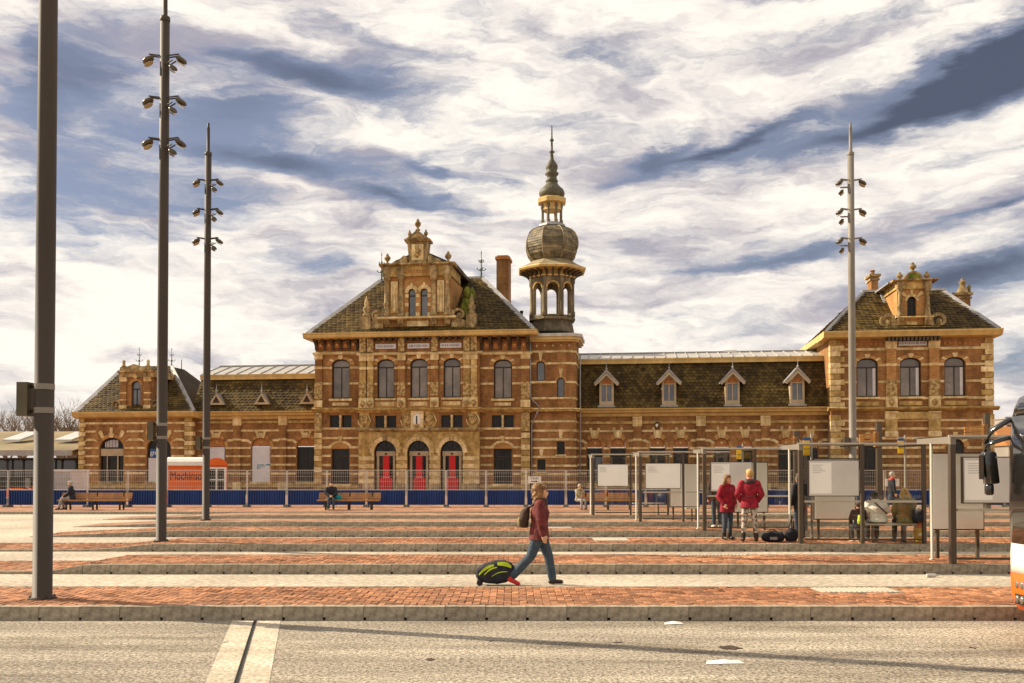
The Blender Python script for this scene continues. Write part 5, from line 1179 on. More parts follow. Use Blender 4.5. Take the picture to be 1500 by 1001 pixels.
for s_ in (-1, 1):
    for q in range(2): MB().box(wx+s_*.22-.17, wx+s_*.22+.17, -.06, -.03, zt0-1.62+q*.62, zt0-1.08+q*.62).build('pane', 'pane_dark', wn)
text('lettering', 'Mochinsol', .62, 'ink', tr, ((ta.x+fx)/2, -.012, zt0-.85), (R(90), 0, 0)).scale = (.68, 1, 1)
for k, x in enumerate((ta.x+.8, tb.x-.8)):
    wh = MB().lathe(0, 0, [(.1, -.1), (.32, -.1), (.34, -.04), (.34, .06), (.3, .1), (.1, .1)], 14).build('wheel', 'rubber', tr, True); wh.rotation_euler = (R(90), 0, 0); wh.location = (x, .15, .34)
MB().box(tb.x, tb.x+.6, .9, 1.3, .4, .5).build('drawbar', 'iron', tr)
ca, cb_ = atd(78, 700, 54), atd(104, 700, 54); ct = atd(90, 691, 54).z-GZ
cn = thing('steel_container', 'pale grey ribbed steel container behind the fence, left', 'container', (ca.x, 54, GZ)); L_ = cb_.x-ca.x
mb = MB(); n = 26; prof = []
for k in range(n): x = L_*k/n; prof += [(x, .0), (x+L_/n*.35, 0), (x+L_/n*.5, .09), (x+L_/n*.85, .09)]
for k in range(len(prof)-1): mb.add([(prof[k][0], prof[k][1], .1), (prof[k+1][0], prof[k+1][1], .1), (prof[k+1][0], prof[k+1][1], ct), (prof[k][0], prof[k][1], ct)], [(0, 1, 2, 3)])
mb.box(0, L_, .1, 2.3, .1, ct).build('ribbed_side', 'cabin_white', cn); MB().box(-.04, L_+.04, -.05, 2.35, ct+.001, ct+.12).build('top_frame', 'cabin_white', cn); MB().box(-.04, L_+.04, -.05, 2.35, 0, .12).build('bottom_frame', 'cabin_white', cn)
dg = atd(24, 712, 53)
ex = thing('mini_excavator', 'small orange excavator parked behind the fence at far left', 'excavator', (dg.x, 53, GZ))
for s_ in (0, 1): MB().prism([(-.9, .1), (-.7, 0), (.7, 0), (.9, .1), (.9, .35), (.7, .45), (-.7, .45), (-.9, .35)], s_*.9, s_*.9+.3).build('track', 'rubber', ex)
MB().prism([(-.9, .5), (.6, .5), (.7, 1.1), (.3, 1.25), (-.7, 1.2), (-.95, .95)], .05, 1.15).build('body', 'orange', ex)
MB().box(-.3, .6, .1, .9, 1.26, 2.0).build('cab', 'pane_dark', ex); MB().tube([(.6, .6, .8), (1.5, .6, 1.75), (2.2, .6, 1.3), (2.3, .6, .6)], [.12, .1, .09, .07], 6).build('arm', 'orange', ex)
MB().prism([(2.15, .25), (2.55, .3), (2.5, .65), (2.2, .7)], .35, .85).build('bucket', 'iron', ex); ex.scale = (.72, .72, .72)
# low rail in front of the left pavilion
bf = bld(135, 700, -4); 
# ================================================================ fence of site panels
SP = 2.02; FH = 1.86
fr_ = MB(); r = .018
fr_.tube([(.03, 0, .1), (.03, 0, FH)], r, 8).tube([(SP-.03, 0, .1), (SP-.03, 0, FH)], r, 8).tube([(.03, 0, FH), (SP-.03, 0, FH)], r*.8, 6).tube([(.03, 0, .12), (SP-.03, 0, .12)], r*.8, 6)
fme = fr_.mesh('frame'); fme.materials.append(M['galv'])
wr = MB(); k = .1
while k < SP-.05: wr.tube([(k, 0, .85), (k, 0, FH)], .005, 3); k += .095
for z in (.86, 1.05, 1.3, 1.55, 1.72): wr.tube([(.03, -.004, z), (SP-.03, -.004, z)], .004 if z > .9 else .016, 4)
wme = wr.mesh('wire_mesh'); wme.materials.append(M['galv'])
cs_ = MB(); n = 15
pr = []
for k in range(n): x = .06+(SP-.12)*k/n; d_ = (SP-.12)/n; pr += [(x, -.06), (x+d_*.45, -.06), (x+d_*.55, -.01), (x+d_*.9, -.01)]
pr.append((SP-.06, -.06))
for k in range(len(pr)-1): cs_.add([(pr[k][0], pr[k][1], .1), (pr[k+1][0], pr[k+1][1], .1), (pr[k+1][0], pr[k+1][1], .86), (pr[k][0], pr[k][1], .86)], [(0, 1, 2, 3)])
sme = cs_.mesh('corrugated_sheet'); sme.materials.append(M['blue_sheet'])
bme = MB().prismx([(-.33, 0), (.33, 0), (.28, .12), (-.28, .12)], -.12, .12).mesh('foot_block'); bme.materials.append(M['block'])
ORD = ['first', 'second', 'third', 'fourth', 'fifth', 'sixth', 'seventh', 'eighth', 'ninth', 'tenth', 'eleventh', 'twelfth', 'thirteenth', 'fourteenth', 'fifteenth', 'sixteenth', 'seventeenth', 'eighteenth', 'nineteenth', 'twentieth', 'twenty-first', 'twenty-second', 'twenty-third', 'twenty-fourth', 'twenty-fifth', 'twenty-sixth', 'twenty-seventh', 'twenty-eighth']
fx0 = atd(12, 720, FD).x-SP
for k in range(27):
    x = fx0+k*SP; t = thing('fence_panel', f'{ORD[k]} wire mesh site fence panel from the left, blue lower sheet', 'fence panel', (x, FD+rng.uniform(-.04, .04), GZ), rng.uniform(-.008, .008), 'site fence in front of the station')
    for nm, me in (('frame', fme), ('wire_mesh', wme), ('corrugated_sheet', sme), ('foot_block', bme)): obj(nm, me, None, t)
    if k in (1, 3, 6, 9, 13): MB().tube([(.1, .02, .9), (.1+.3, .55, .0)], .02, 6).build('brace', 'galv', t)
    if k in (5,): MB().tube([(.0, -.05, 0), (.0, -.05, .86)], .03, 6).build('marker_post', 'orange', t)
def taxi(px, py, label, w=.66, d=FD-.1):
    p = atd(px, py, d); t = MB().box(-w/2, w/2, -.012, .012, -w*.27, w*.27).build('taxi_sign', 'white_paint'); t.location = p; tag(t, label, 'sign', 'taxi direction signs')
    text('lettering', 'TAXI', w*.27, 'ink', t, (0, -.016, w*.1), (R(90), 0, 0), .002)
    MB().prism([(-w*.25, -w*.16), (w*.1, -w*.16), (w*.1, -w*.21), (w*.25, -w*.13), (w*.1, -w*.05), (w*.1, -w*.1), (-w*.25, -w*.1)], -.018, -.012).build('arrow', 'ink', t)
taxi(783, 703, 'white taxi sign with arrow, on the fence above the walking woman'); taxi(1307, 707, 'white taxi sign with arrow, seen through the glass shelter', .7)

# ================================================================ benches
def bench(px0, px1, label, d=45.0):
    a, b = atd(px0, 740, d).x, atd(px1, 740, d).x; L = b-a
    t = thing('park_bench', label, 'bench', ((a+b)/2, d, GZ), 0, 'wooden benches along the forecourt')
    h = L/2
    for k in range(4): MB().box(-h, h, -.32+k*.125, -.21+k*.125, .43, .475).build('seat_slat', 'wood', t)
    for k in range(3): y0 = .17+k*.03; z0 = .52+k*.095; MB().prismx([(y0, z0), (y0+.035, z0), (y0+.06, z0+.085), (y0+.025, z0+.085)], -h, h).build('back_slat', 'wood', t)
    MB().box(-h, h, -.33, -.315, .40, .43).build('front_rail', 'wood_dark', t)
    for x in (-h+.4, 0, h-.4):
        MB().prismx([(-.28, 0), (-.2, 0), (-.2, .38), (.12, .38), (.16, 0), (.24, 0), (.22, .45), (.3, .82), (.24, .82), (.16, .42), (-.28, .42)], x-.03, x+.03).build('leg', 'iron', t)
    return t
bn1 = bench(88, 191, 'long wooden bench at left with an old man on its end')
bn2 = bench(466, 557, 'long wooden bench before the station with a person in dark coat')
bn3 = bench(846, 935, 'wooden bench behind the farthest glass shelter')

# ================================================================ light masts
def mast(px, py, label, mat='mast', boxside=-1, rot=0, z=PH, hd=1.):
    b = ground(px, py, z); t = thing('light_mast', label, 'light mast', b, 0, 'tall light masts on the platforms')
    MB().lathe(0, 0, [(.17, 0), (.17, .03), (.128, .031), (.128, 5), (.12, 9), (.115, 13.2)], 24).build('pole', mat, t, True)
    MB().lathe(0, 0, [(.115, 13.2), (.125, 13.21), (.125, 13.32), (.06, 13.36), (.055, 14.2), (.06, 14.22), (.045, 14.26), (.042, 15.6-1.2)], 16).build('upper_mast', mat, t, True)
    MB().lathe(0, 0, [(.19, -.02), (.19, .012), (.16, .022)], 16).build('base_plate', 'iron', t)
    for q in range(4): MB().lathe(.16*math.cos(R(45+90*q)), .16*math.sin(R(45+90*q)), [(.016, .02), (.016, .045), (.008, .05)], 6).build('bolt', 'iron', t)
    bx = MB().box(boxside*.26-.075, boxside*.26+.075, -.11, .11, 2.53, 3.0).build('control_box', 'lamp_metal', t)
    for zz in (2.95, 2.6): MB().tube([(boxside*.22, 0, zz), (0, 0, zz)], .03).build('bracket', 'iron', bx)
    for zz in (2.9, 2.57): MB().lathe(0, 0, [(.133, zz), (.133, zz+.08)], 24).build('clamp_band', 'mast_pale', t)
    for zz in (12.35, 11.28, 10.22):
        for a, dz in ((rot+R(180), 0.02), (rot+R(0), .02), (rot-R(35), -.22)):
            T = Matrix.Rotation(a, 4, 'Z') @ Matrix.Translation((.1, 0, zz+dz)) @ Matrix.Rotation(R(8), 4, 'Y')
            am = MB(); am.tube([(0, .06, -.06), (.28, .05, .02)], .018, 6).tube([(0, -.06, -.06), (.28, -.05, .02)], .018, 6); am.v = [tuple(T @ Vector(p)) for p in am.v]
            lo = am.build('lamp_arm', mat, t)
            s_ = .75 if dz < 0 else 1
            hh = MB().loft([[(.2+(.30*s_)*u, .8*wy*math.cos(q)*s_, .03+.8*wz*math.sin(q)*s_) for q in [2*math.pi*i/14 for i in range(14)]] for u, wy, wz in ((0, .02, .02), (.06, .1, .05), (.25, .16, .08), (.55, .185, .09), (.85, .15, .07), (1, .05, .03))])
            T2 = T @ Matrix.Rotation(R(22), 4, 'Y') if dz >= 0 else T @ Matrix.Rotation(R(35), 4, 'Y'); hh.v = [tuple(T2 @ Vector(p)) for p in hh.v]
            hh.build('lamp_head', 'lamp_metal', lo, True)
            le = MB().lathe(.2+.19*s_, 0, [(.11*s_, -.055*s_), (.105*s_, -.07*s_), (.01, -.075*s_)], 12, sx=1.15); le.v = [tuple(T2 @ Vector(p)) for p in le.v]; le.build('lamp_lens', 'lens', lo)
    return t
mast(62, 877, 'thick near light mast at the left picture edge, on the nearest platform')
mast(236, 793, 'light mast with three tiers of lamps, second from the left')
mast(301.5, 762, 'slim light mast with three lamp tiers, before the left wing')
mast(1250, 762, 'pale light mast rising behind the shelters, before the right pavilion', 'mast_pale', rot=R(180))

# ================================================================ glass bus shelters
def shelter(px, i, label, bays=2, poster='poster_grey', mupi=None):
    F = FR[i]+.14; x = xat(px, F, 760); BW_ = 1.5; H = 2.42; DP = 1.45
    t = thing('bus_shelter', label, 'bus shelter', (x, F, PH), 0, 'glass shelters on the bus platforms')
    for k in range(bays+1):
        xx = k*BW_; w = .05 if k == 0 else .034
        MB().box(xx-w, xx+w, -.06, .06, 0, H).build('post', 'shelter_post', t)
        am = MB().prismx([(-.064, H-.15 if k == 0 else H-.05), (-.064, H+.003), (DP, H+.0), (DP, H-.10 if k == 0 else H-.04), (.064, H-.13 if k == 0 else H-.05)], xx-w-.002, xx+w+.002).build('roof_arm', 'mast_pale' if k == 0 else 'shelter_post', t)
    for k in range(bays):
        a, b = k*BW_+.09, (k+1)*BW_-.065
        for za, zb in ((.12, 1.0), (1.05, H-.1)): MB().add([(a, 0, za), (b, 0, za), (b, 0, zb), (a, 0, zb)], [(0, 1, 2, 3)]).build('glass_pane', 'glass', t)
        MB().add([(k*BW_+.005, -.06, H+.03), ((k+1)*BW_-.005, -.06, H+.03), ((k+1)*BW_-.005, DP+.05, H+.03), (k*BW_+.005, DP+.05, H+.03)], [(0, 1, 2, 3)]).build('roof_pane', 'glass_roof', t)
        MB().box(a, b, -.025, .025, 1.0, 1.05).build('mid_rail', 'shelter_rail', t); MB().box(a, b, -.02, .02, .08, .12).build('bottom_rail', 'shelter_post', t)
    L = bays*BW_
    MB().box(-.1, L+.1, -.10, -.065, H-.005, H+.035).build('roof_edge', 'shelter_rail', t); MB().box(-.1, L+.1, DP+.05, DP+.075, H+.005, H+.035).build('roof_edge', 'shelter_rail', t)
    MB().lathe(-.03, .82, [(.06, 0), (.06, .02), (.03, .03), (.03, H-.1)], 10).build('support_pole', 'shelter_rail', t, True)
    # timetable case in the first bay
    pc = MB().box(.16, 1.4, -.09, -.012, 1.15, 2.04).build('timetable_case', 'shelter_post', t)
    MB().box(.18, 1.38, -.1, -.091, 1.17, 2.02).build('timetable_sheet', poster, pc)
    MB().box(.2, .72, -.104, -.1005, 1.22, 1.97).build('notice_sheet', 'poster_white', pc)
    nl = MB(); rr = random.Random(px)
    for q in range(5): z = 1.9-q*.045; nl.box(.26, .26+rr.uniform(.15, .38), -.107, -.1045, z, z+.018)
    nl.build('print_lines', 'poster_grey', pc)
    # bench in the second bay
    bs = MB().box(BW_+.12, 2*BW_-.12, .12, .46, .44, .48).build('seat', 'shelter_rail', t)
    for q in (BW_+.35, 2*BW_-.35): MB().box(q-.02, q+.02, .25, .32, 0, .44).build('seat_leg', 'shelter_post', t)
    if mupi:
        p0, p1, py0, py1 = mupi; d = F+1.2; a, b = atd(p0, py0, d), atd(p1, py1, d); z0, z1 = b.z-PH, a.z-PH; xa, xb = a.x-x, b.x-x
        mp = MB().box(xa-.03, xb+.03, 1.2, 1.3, z0-.03, z1+.03).build('display_cabinet', 'shelter_post', t)
        MB().box(xa, xb, 1.18, 1.199, z0, z1).build('display_sheet', 'poster_white', mp)
        for q in (xa+.1, xb-.1): MB().box(q-.03, q+.03, 1.21, 1.27, 0, z0-.031).build('stand_leg', 'shelter_post', mp)
    return t
shelter(869, 5, 'farthest glass bus shelter, smallest and leftmost of the row', poster='poster_white')
shelter(938, 4, 'second farthest glass bus shelter, right of the smallest one', poster='poster_white', mupi=(982, 1024, 680, 742))
shelter(1032, 3, 'middle glass bus shelter behind the two women in red jackets', mupi=(1076, 1124, 678, 750))
shelter(1173, 2, 'glass bus shelter with two people seated on its bench', mupi=(1193, 1252, 673, 760))
shelter(1395, 1, 'nearest glass bus shelter, at right beside the bus', mupi=(1366, 1440, 665, 775))
def stop_flag(px, py, i, label, dy=1.5):
    d = FR[i]+dy; p = atd(px, py, d); t = thing('bus_stop_sign', label, 'sign', (p.x+.1, d, PH), 0, 'yellow bus stop signs'); z = p.z-PH
    MB().lathe(0, 0, [(.05, 0), (.035, .03), (.03, z+.35)], 10).build('pole', 'mast_pale', t, True)
    f = MB().box(-.22, -.04, -.012, .012, z-.22, z+.17).build('flag', 'yellow', t); MB().box(-.22, -.04, -.013, .013, z+.171, z+.25).build('blue_plate', 'blue_sign', f)
    MB().box(-.21, -.05, -.016, -.0125, z-.06, z-.045).build('divider', 'ink', f)
stop_flag(1321, 654, 3, 'yellow bus stop sign on a pole, above the seated pair'); stop_flag(1183, 655, 2, 'yellow bus stop sign at the left post of the occupied shelter', 2.0); stop_flag(1084, 664, 4, 'yellow bus stop sign above the women in red', 1.6)
# brown posts with timber boards beyond the shelters
def board_post(px, py_top, d, label, bpx=None):
    p = atd(px, py_top, d); t = thing('timber_sign', label, 'sign', (p.x, d, GZ), 0, 'timber signs before the right pavilion'); h = p.z-GZ
    MB().box(-.12, .12, -.12, .12, 0, h).build('post', 'shelter_post', t)
    if bpx:
        a, b = atd(bpx[0], bpx[2], d), atd(bpx[1], bpx[3], d); x0, x1 = a.x-p.x, b.x-p.x; z1, z0 = a.z-GZ, b.z-GZ
        bo = MB()
        n = 4
        for k in range(n):
            zz0 = z0+(z1-z0)*k/n; zz1 = z0+(z1-z0)*(k+1)/n-.03
            MB().add([(x0, -.2, zz0-.05), (x1, -.2, zz0), (x1, -.2, zz1), (x0, -.2, zz1-.06), (x0, -.14, zz0-.05), (x1, -.14, zz0), (x1, -.14, zz1), (x0, -.14, zz1-.06)], [(0, 1, 2, 3), (4, 7, 6, 5), (3, 2, 6, 7), (0, 4, 5, 1), (1, 5, 6, 2), (0, 3, 7, 4)]).build('board', 'wood', t)
        MB().box(x1+.01, x1+.18, -.2, .1, z0-.1, z1+.05).build('end_board', 'wood_dark', t)
        MB().box(min(x1, 0), max(x1+.1, 0), -.05, .05, (z0+z1)/2-.05, (z0+z1)/2+.05).build('arm', 'shelter_post', t)
board_post(1287, 619, 46.5, 'brown post with timber board, right of the pale mast', (1257, 1280, 634, 652)); board_post(1445, 606, 46.5, 'brown post with timber board at the right pavilion corner', (1410, 1439, 623, 641)); board_post(1166, 632, 46.5, 'brown post with small timber board behind the middle shelter', (1150, 1162, 641, 649))
# yellow litter bin at the occupied shelter
yb = ground(1347, 795, PH)
t = thing('litter_bin', 'yellow and orange litter bin beside the right end of the occupied bench', 'bin', yb)
MB().lathe(0, 0, [(.11, 0), (.13, .02), (.14, .35), (.15, .36)], 12).build('bucket', 'yellow', t, True); MB().lathe(0, 0, [(.12, .36), (.13, .5), (.1, .58), (.02, .6)], 12).build('hood', 'orange', t, True)
MB().box(-.09, .09, -.155, -.13, .18, .24).build('label_strip', 'white_paint', t)

# ================================================================ the bus
bus = thing('city_bus', 'front corner of an orange and white bus at the right edge', 'bus', (6.17, 12.12, .004))
def busring(x, inset, z0=.25, z1=2.95, wd=2.5, rr=.28):
    pts = []
    ya, yb_ = -wd+inset, -inset
    for cx, cz, a0 in ((yb_-rr, z1-rr, 0), (ya+rr, z1-rr, 90), (ya+.08, z0+.08, 180), (yb_-.08, z0+.08, 270)):
        rad = rr if cz > 1 else .08
        for k in range(5): a = R(a0+k*22.5); pts.append((x, cx+rad*math.cos(a), cz+rad*math.sin(a)))
    return pts
def busshell(z0, z1, mat, name, bul):
    mb = MB(); n = 9; rings = []
    for k in range(n): 
        t_ = k/(n-1); off = .45*(1-math.sin(t_*math.pi/2)); rings.append((off, .0))
    out = []
    for zz, fx_ in ((z0, bul[0]), ((z0*2+z1)/3, bul[1]), ((z0+2*z1)/3, bul[2]), (z1, bul[3])):
        row = []
        for k in range(9): a = R(90*k/8); row.append((fx_+.35*(1-math.sin(a)), -.35*(1-math.cos(a)) if 0 else -.35+.35*math.cos(a), zz))
        row += [(fx_, -1.25, zz)]
        for k in range(9): a = R(90*k/8); row.append((fx_+.35*(1-math.cos(a)), -2.15-.35*math.sin(a), zz))
        row = [(12., 0, zz)]+row+[(12., -2.5, zz)]; out.append(row)
    return mb.loft(out).build(name, mat, bus, True)
busshell(.24, .70, 'orange', 'bumper', (.08, .02, 0, 0)); busshell(.701, 1.06, 'white_paint', 'front_panel', (0, .0, .0, .01))
busshell(1.061, 2.62, 'bus_black', 'windscreen', (.0, -.01, .0, .03)); busshell(2.621, 2.97, 'bus_black', 'roof', (.04, .07, .13, .34))
for z in (.56, .38):
    for y in (-.46, -2.04):
        hl_ = MB().box(.012, .12, y-.12, y+.12, z-.065, z+.065).build('headlight', 'iron', bus)
        for q in (-.055, .055): MB().lathe(0, 0, [(.05, 0), (.05, .02), (.03, .032), (.005, .036)], 12).build('lens', 'pane_grey', hl_, True); l_ = hl_.children[-1]; l_.rotation_euler = (0, R(-90), 0); l_.location = (.02, y+q, z)
MB().box(-.012, .02, -1.6, -.9, .36, .50).build('number_plate', 'yellow', bus)
wp = MB().tube([(.05, -.9, 1.06), (.08, -.5, 1.12), (.2, -.12, 2.0)], .014, 6).build('wiper', 'iron', bus)
MB().box(11.9, 12.0, -2.4, -.1, .3, 2.9).build('rear_panel', 'white_paint', bus)
for x in (2.4, 8.6):
    for y in (.01, -2.51):
        wh = MB().lathe(0, 0, [(.2, -.12), (.46, -.12), (.5, -.06), (.5, .08), (.46, .12), (.2, .12)], 20).build('wheel', 'rubber', bus, True); wh.rotation_euler = (R(90), 0, 0); wh.location = (x, y-(.1 if y > -1 else -.1), .5)
        MB().lathe(0, 0, [(.26, -.13), (.26, .13), (.12, .14)], 16).build('rim', 'galv', wh, True)
mr = MB().tube([(.3, -.25, 2.60), (.05, -.16, 2.58), (-.14, -.1, 2.45), (-.2, -.08, 2.28)], [.035, .035, .035, .03], 8).tube([(.25, -.2, 2.35), (.05, -.15, 2.36), (-.2, -.08, 2.28), (-.2, -.08, 2.18)], [.028, .028, .03, .025], 8).build('mirror_arm', 'bus_black', bus, True)
T = Matrix.Translation((-.16, -.1, 1.98)) @ Matrix.Rotation(R(-6), 4, 'Y')
mb = MB().loft([[(.085*s_*math.copysign(abs(math.cos(a))**.5, math.cos(a)), .075*s_*math.copysign(abs(math.sin(a))**.5, math.sin(a)), z) for a in [2*math.pi*i/16 for i in range(16)]] for z, s_ in ((-.2, .8), (-.19, 1), (.18, 1), (.21, .75))]); mb.v = [tuple(T @ Vector(p)) for p in mb.v]
m1 = mb.build('mirror_head', 'bus_black', mr, True)
MB().loft([[(-.17+.055*s_*math.cos(a), -.1+.06*s_*math.sin(a), z) for a in [2*math.pi*i/12 for i in range(12)]] for z, s_ in ((1.64, .6), (1.66, 1), (1.76, 1), (1.79, .7))]).build('lower_mirror', 'bus_black', mr, True)
MB().box(-.27, -.262, -.16, -.04, 1.84, 2.14).build('mirror_cover', 'bus_black', mr)

# ================================================================ people
def lerp3(a, b, t): return tuple(a[i]+(b[i]-a[i])*t for i in range(3))
def capsule(mb, p0, p1, r0, r1, n=12):
    p0, p1 = Vector(p0), Vector(p1); d = p1-p0
    if d.length < 1e-5: d = Vector((0, 0, .001))
    t = d.normalized(); a = t.cross(Vector((0, 0, 1)) if abs(t.z) < .9 else Vector((1, 0, 0))).normalized(); b = t.cross(a); rings = []
    for k in range(5): ph = R(-90+k*22.5); rings.append((p0+t*r0*math.sin(ph), max(.0008, r0*math.cos(ph))))
    for k in range(5): ph = R(k*22.5); rings.append((p1+t*r1*math.sin(ph), max(.0008, r1*math.cos(ph))))
    mb.loft([[c+(a*math.cos(2*math.pi*i/n)+b*math.sin(2*math.pi*i/n))*rr for i in range(n)] for c, rr in rings])
def ellip(mb, c, r, n=14, m=9):
    mb.loft([[(c[0]+r[0]*max(.02, math.cos(R(-90+180*j/m)))*math.cos(2*math.pi*i/n), c[1]+r[1]*max(.02, math.cos(R(-90+180*j/m)))*math.sin(2*math.pi*i/n), c[2]+r[2]*math.sin(R(-90+180*j/m))) for i in range(n)] for j in range(m+1)])
def torso(mb, rings, n=18):   # rings: (center, rx, ry)
    mb.loft([[(c[0]+rx*math.cos(2*math.pi*i/n), c[1]+ry*math.sin(2*math.pi*i/n), c[2]) for i in range(n)] for c, rx, ry in rings])
def skinned(name, mb, mat, parent, voxel, smooth=3):
    """fuse the overlapping shapes into one continuous surface"""
    me = mb.mesh(name); o = bpy.data.objects.new(name, me); COL.objects.link(o)
    md = o.modifiers.new('fuse', 'REMESH'); md.mode = 'VOXEL'; md.voxel_size = voxel
    if smooth: sm = o.modifiers.new('smooth', 'SMOOTH'); sm.factor = .5; sm.iterations = smooth
    me2 = bpy.data.meshes.new_from_object(o.evaluated_get(bpy.context.evaluated_depsgraph_get()))
    bpy.data.objects.remove(o); me2.name = name
    return obj(name, me2, mat, parent, True)
STAND = dict(pelvis=(0, 0, .93), chest=(.01, 0, 1.24), neck=(0, 0, 1.43), head=(.03, 0, 1.585), sh=.175, el=((0, .25, 1.12), (0, -.25, 1.12)), wr=((.06, .24, .88), (.06, -.24, .88)),
             hip=.085, kn=((.02, .09, .49), (.02, -.09, .49)), an=((-.02, .095, .08), (-.02, -.095, .08)), toe=((.16, .11, .03), (.16, -.11, .03)))
SIT = dict(pelvis=(0, 0, .53), chest=(.04, 0, .86), neck=(.06, 0, 1.05), head=(.1, 0, 1.2), sh=.175, el=((.1, .25, .78), (.1, -.25, .78)), wr=((.33, .14, .62), (.33, -.14, .62)),
           hip=.09, kn=((.42, .11, .52), (.42, -.11, .52)), an=((.44, .11, .08), (.44, -.11, .08)), toe=((.6, .12, .03), (.6, -.12, .03)))
def person(label, loc, rz, pose, top='jacket_red', legs='jeans', shoes='boots', hair='hair_brown', hairlen=.2, H=1.7, vox=.012, hem=.12, bulk=1., flare=1., boot=.0, thick=1., vol=1., extra=None, group=None, bare=None):
    s = H/1.7; J = dict(pose); t = thing('person', label, 'person', loc, rz, group)
    S = lambda p: Vector(p)
    pe, chh, ne, he = map(S, (J['pelvis'], J['chest'], J['neck'], J['head'])); sh = J['sh']; hp = J['hip']
    shl = [S(J['shp'][k]) if 'shp' in J else ne+Vector((-.0, sg*sh, -.055)) for k, sg in enumerate((1, -1))]
    hips = [pe+Vector((0, sg*hp, -.02)) for sg in (1, -1)]
    el, wr, kn, an, toe = [[S(q) for q in J[k]] for k in ('el', 'wr', 'kn', 'an', 'toe')]
    body = MB()
    torso(body, [(pe+Vector((0, 0, -.1)), .09, .13), (pe, .1, .155), (pe.lerp(chh, .5), .085, .125), (chh, .105, .15), (ne+Vector((0, 0, -.07)), .08, .15), (ne, .055, .06)])
    capsule(body, ne-Vector((0, 0, .04)), he-Vector((.015, 0, .05)), .055, .05)
    fw = S(J.get('look', (1, 0, 0))).normalized(); sd = Vector((-fw.y, fw.x, 0)).normalized(); upv = Vector((0, 0, 1))
    hd = lambda f, l, u: he+fw*f+sd*l+upv*u
    ellip(body, he+fw*-.01+upv*.02, (.092, .078, .108)); 
    capsule(body, hd(.03, 0, -.03), hd(.045, 0, -.085), .062, .036)      # jaw and chin
    capsule(body, hd(.088, 0, .015), hd(.104, 0, -.026), .008, .012)       # nose
    for sg in (1, -1): ellip(body, hd(-.005, sg*.082, -.01), (.016, .01, .03), 8, 5)
    capsule(body, hd(.085, -.02, -.058), hd(.085, .02, -.058), .01, .01)
    for k in range(2):
        capsule(body, shl[k], el[k], .052, .042); capsule(body, el[k], wr[k], .042, .028)
        hdv = (wr[k]-el[k]).normalized(); inn = Vector((0, -1 if k == 0 else 1, 0)); fwd = hdv.cross(inn).normalized()
        if fwd.x < 0: fwd = -fwd
        hv = S(J['hdir'][k]) if 'hdir' in J and J['hdir'][k] else (hdv+Vector((.15, 0, -.2))).normalized()
        p = wr[k]; capsule(body, p, p+hv*.075, .026, .032); capsule(body, p+fwd*.02+hv*.02, p+fwd*.02+hv*.075, .022, .02); capsule(body, p-fwd*.02+hv*.02, p-fwd*.02+hv*.07, .022, .02)
        for q, (o_, l1) in enumerate(((.03, .065), (.010, .078), (-.010, .072), (-.03, .055))):
            b0 = p+hv*.08+fwd*o_; b1 = b0+(hv+inn*.25).normalized()*l1*.5; b2 = b1+(hv+inn*.9).normalized()*l1*.5
            capsule(body, b0, b1, .0105, .0095, 8); capsule(body, b1, b2, .0095, .008, 8)
        th0 = p+hv*.02+fwd*.03; capsule(body, th0, th0+(hv*.7+fwd*.8).normalized()*.04, .013, .011, 8); capsule(body, th0+(hv*.7+fwd*.8).normalized()*.04, th0+(hv*1.1+fwd*.8).normalized()*.075, .011, .009, 8)
        capsule(body, hips[k], kn[k], .078, .052); capsule(body, kn[k], kn[k].lerp(an[k], .35), .052, .055); capsule(body, kn[k].lerp(an[k], .35), an[k], .055, .036); capsule(body, an[k]-Vector((.03, 0, .02)), toe[k], .036, .025)
    sk = skinned('body', body, 'skin', t, min(vox, .011), 2)
    # face details
    for sg in (1, -1):
        e = MB(); ellip(e, hd(.078, sg*.032, .018), (.009, .012, .007), 8, 5); e.build('eye', 'ink', sk)
        e = MB(); capsule(e, hd(.082, sg*.018, .042), hd(.074, sg*.048, .04), .005, .004, 6); e.build('eyebrow', hair, sk)
    e = MB(); capsule(e, hd(.093, -.018, -.058), hd(.093, .018, -.058), .005, .005, 6); e.build('mouth', 'terracotta', sk)
    # hair
    if hair:
        h = MB(); ellip(h, hd(-.03-.15*(vol-1), 0, .035), (.1*vol, .09*vol, .108*vol)); ellip(h, hd(-.0, 0, .08), (.09, .083*vol, .055))
        if hairlen > .05:
            for a in (-1, -.55, 0, .55, 1):
                b0 = hd(-.06+.03*abs(a), a*.075, .0); l_ = hairlen*(1-.15*abs(a)); ln = ne+Vector((-.09 if J.get('back', 1) else 0, 0, 0))
                capsule(h, b0, b0+Vector((0, 0, -l_*.5))+fw*-.03+sd*a*.03, .045*vol, .045*vol, 8); capsule(h, b0+Vector((0, 0, -l_*.5))+fw*-.03+sd*a*.03, b0+Vector((0, 0, -l_))+fw*-.05+sd*a*.045, .045, .025, 8)
        if vol > 1:
            rh = random.Random(3)
            for _ in range(26): a_ = rh.uniform(-1, 1); c_ = hd(-.10-.07*rh.random()+.05*abs(a_), a_*.11, rh.uniform(-.2, .09)); ellip(h, c_, (.04, .04, .045), 8, 5)
        cut = skinned('hair', h, hair, sk, max(vox, .012), 1)
    # trousers
    tr_ = MB(); torso(tr_, [(pe+Vector((0, 0, -.12)), .1, .15), (pe, .118, .172), (pe+Vector((.0, 0, .1)), .105, .155)])
    for k in range(2):
        lo = an[k].lerp(kn[k], .12+boot); capsule(tr_, hips[k], kn[k], .098*thick, .068*thick); capsule(tr_, kn[k], lo, .068*thick, .054 if boot else .06*thick)
    skinned('trousers', tr_, legs, t, vox)
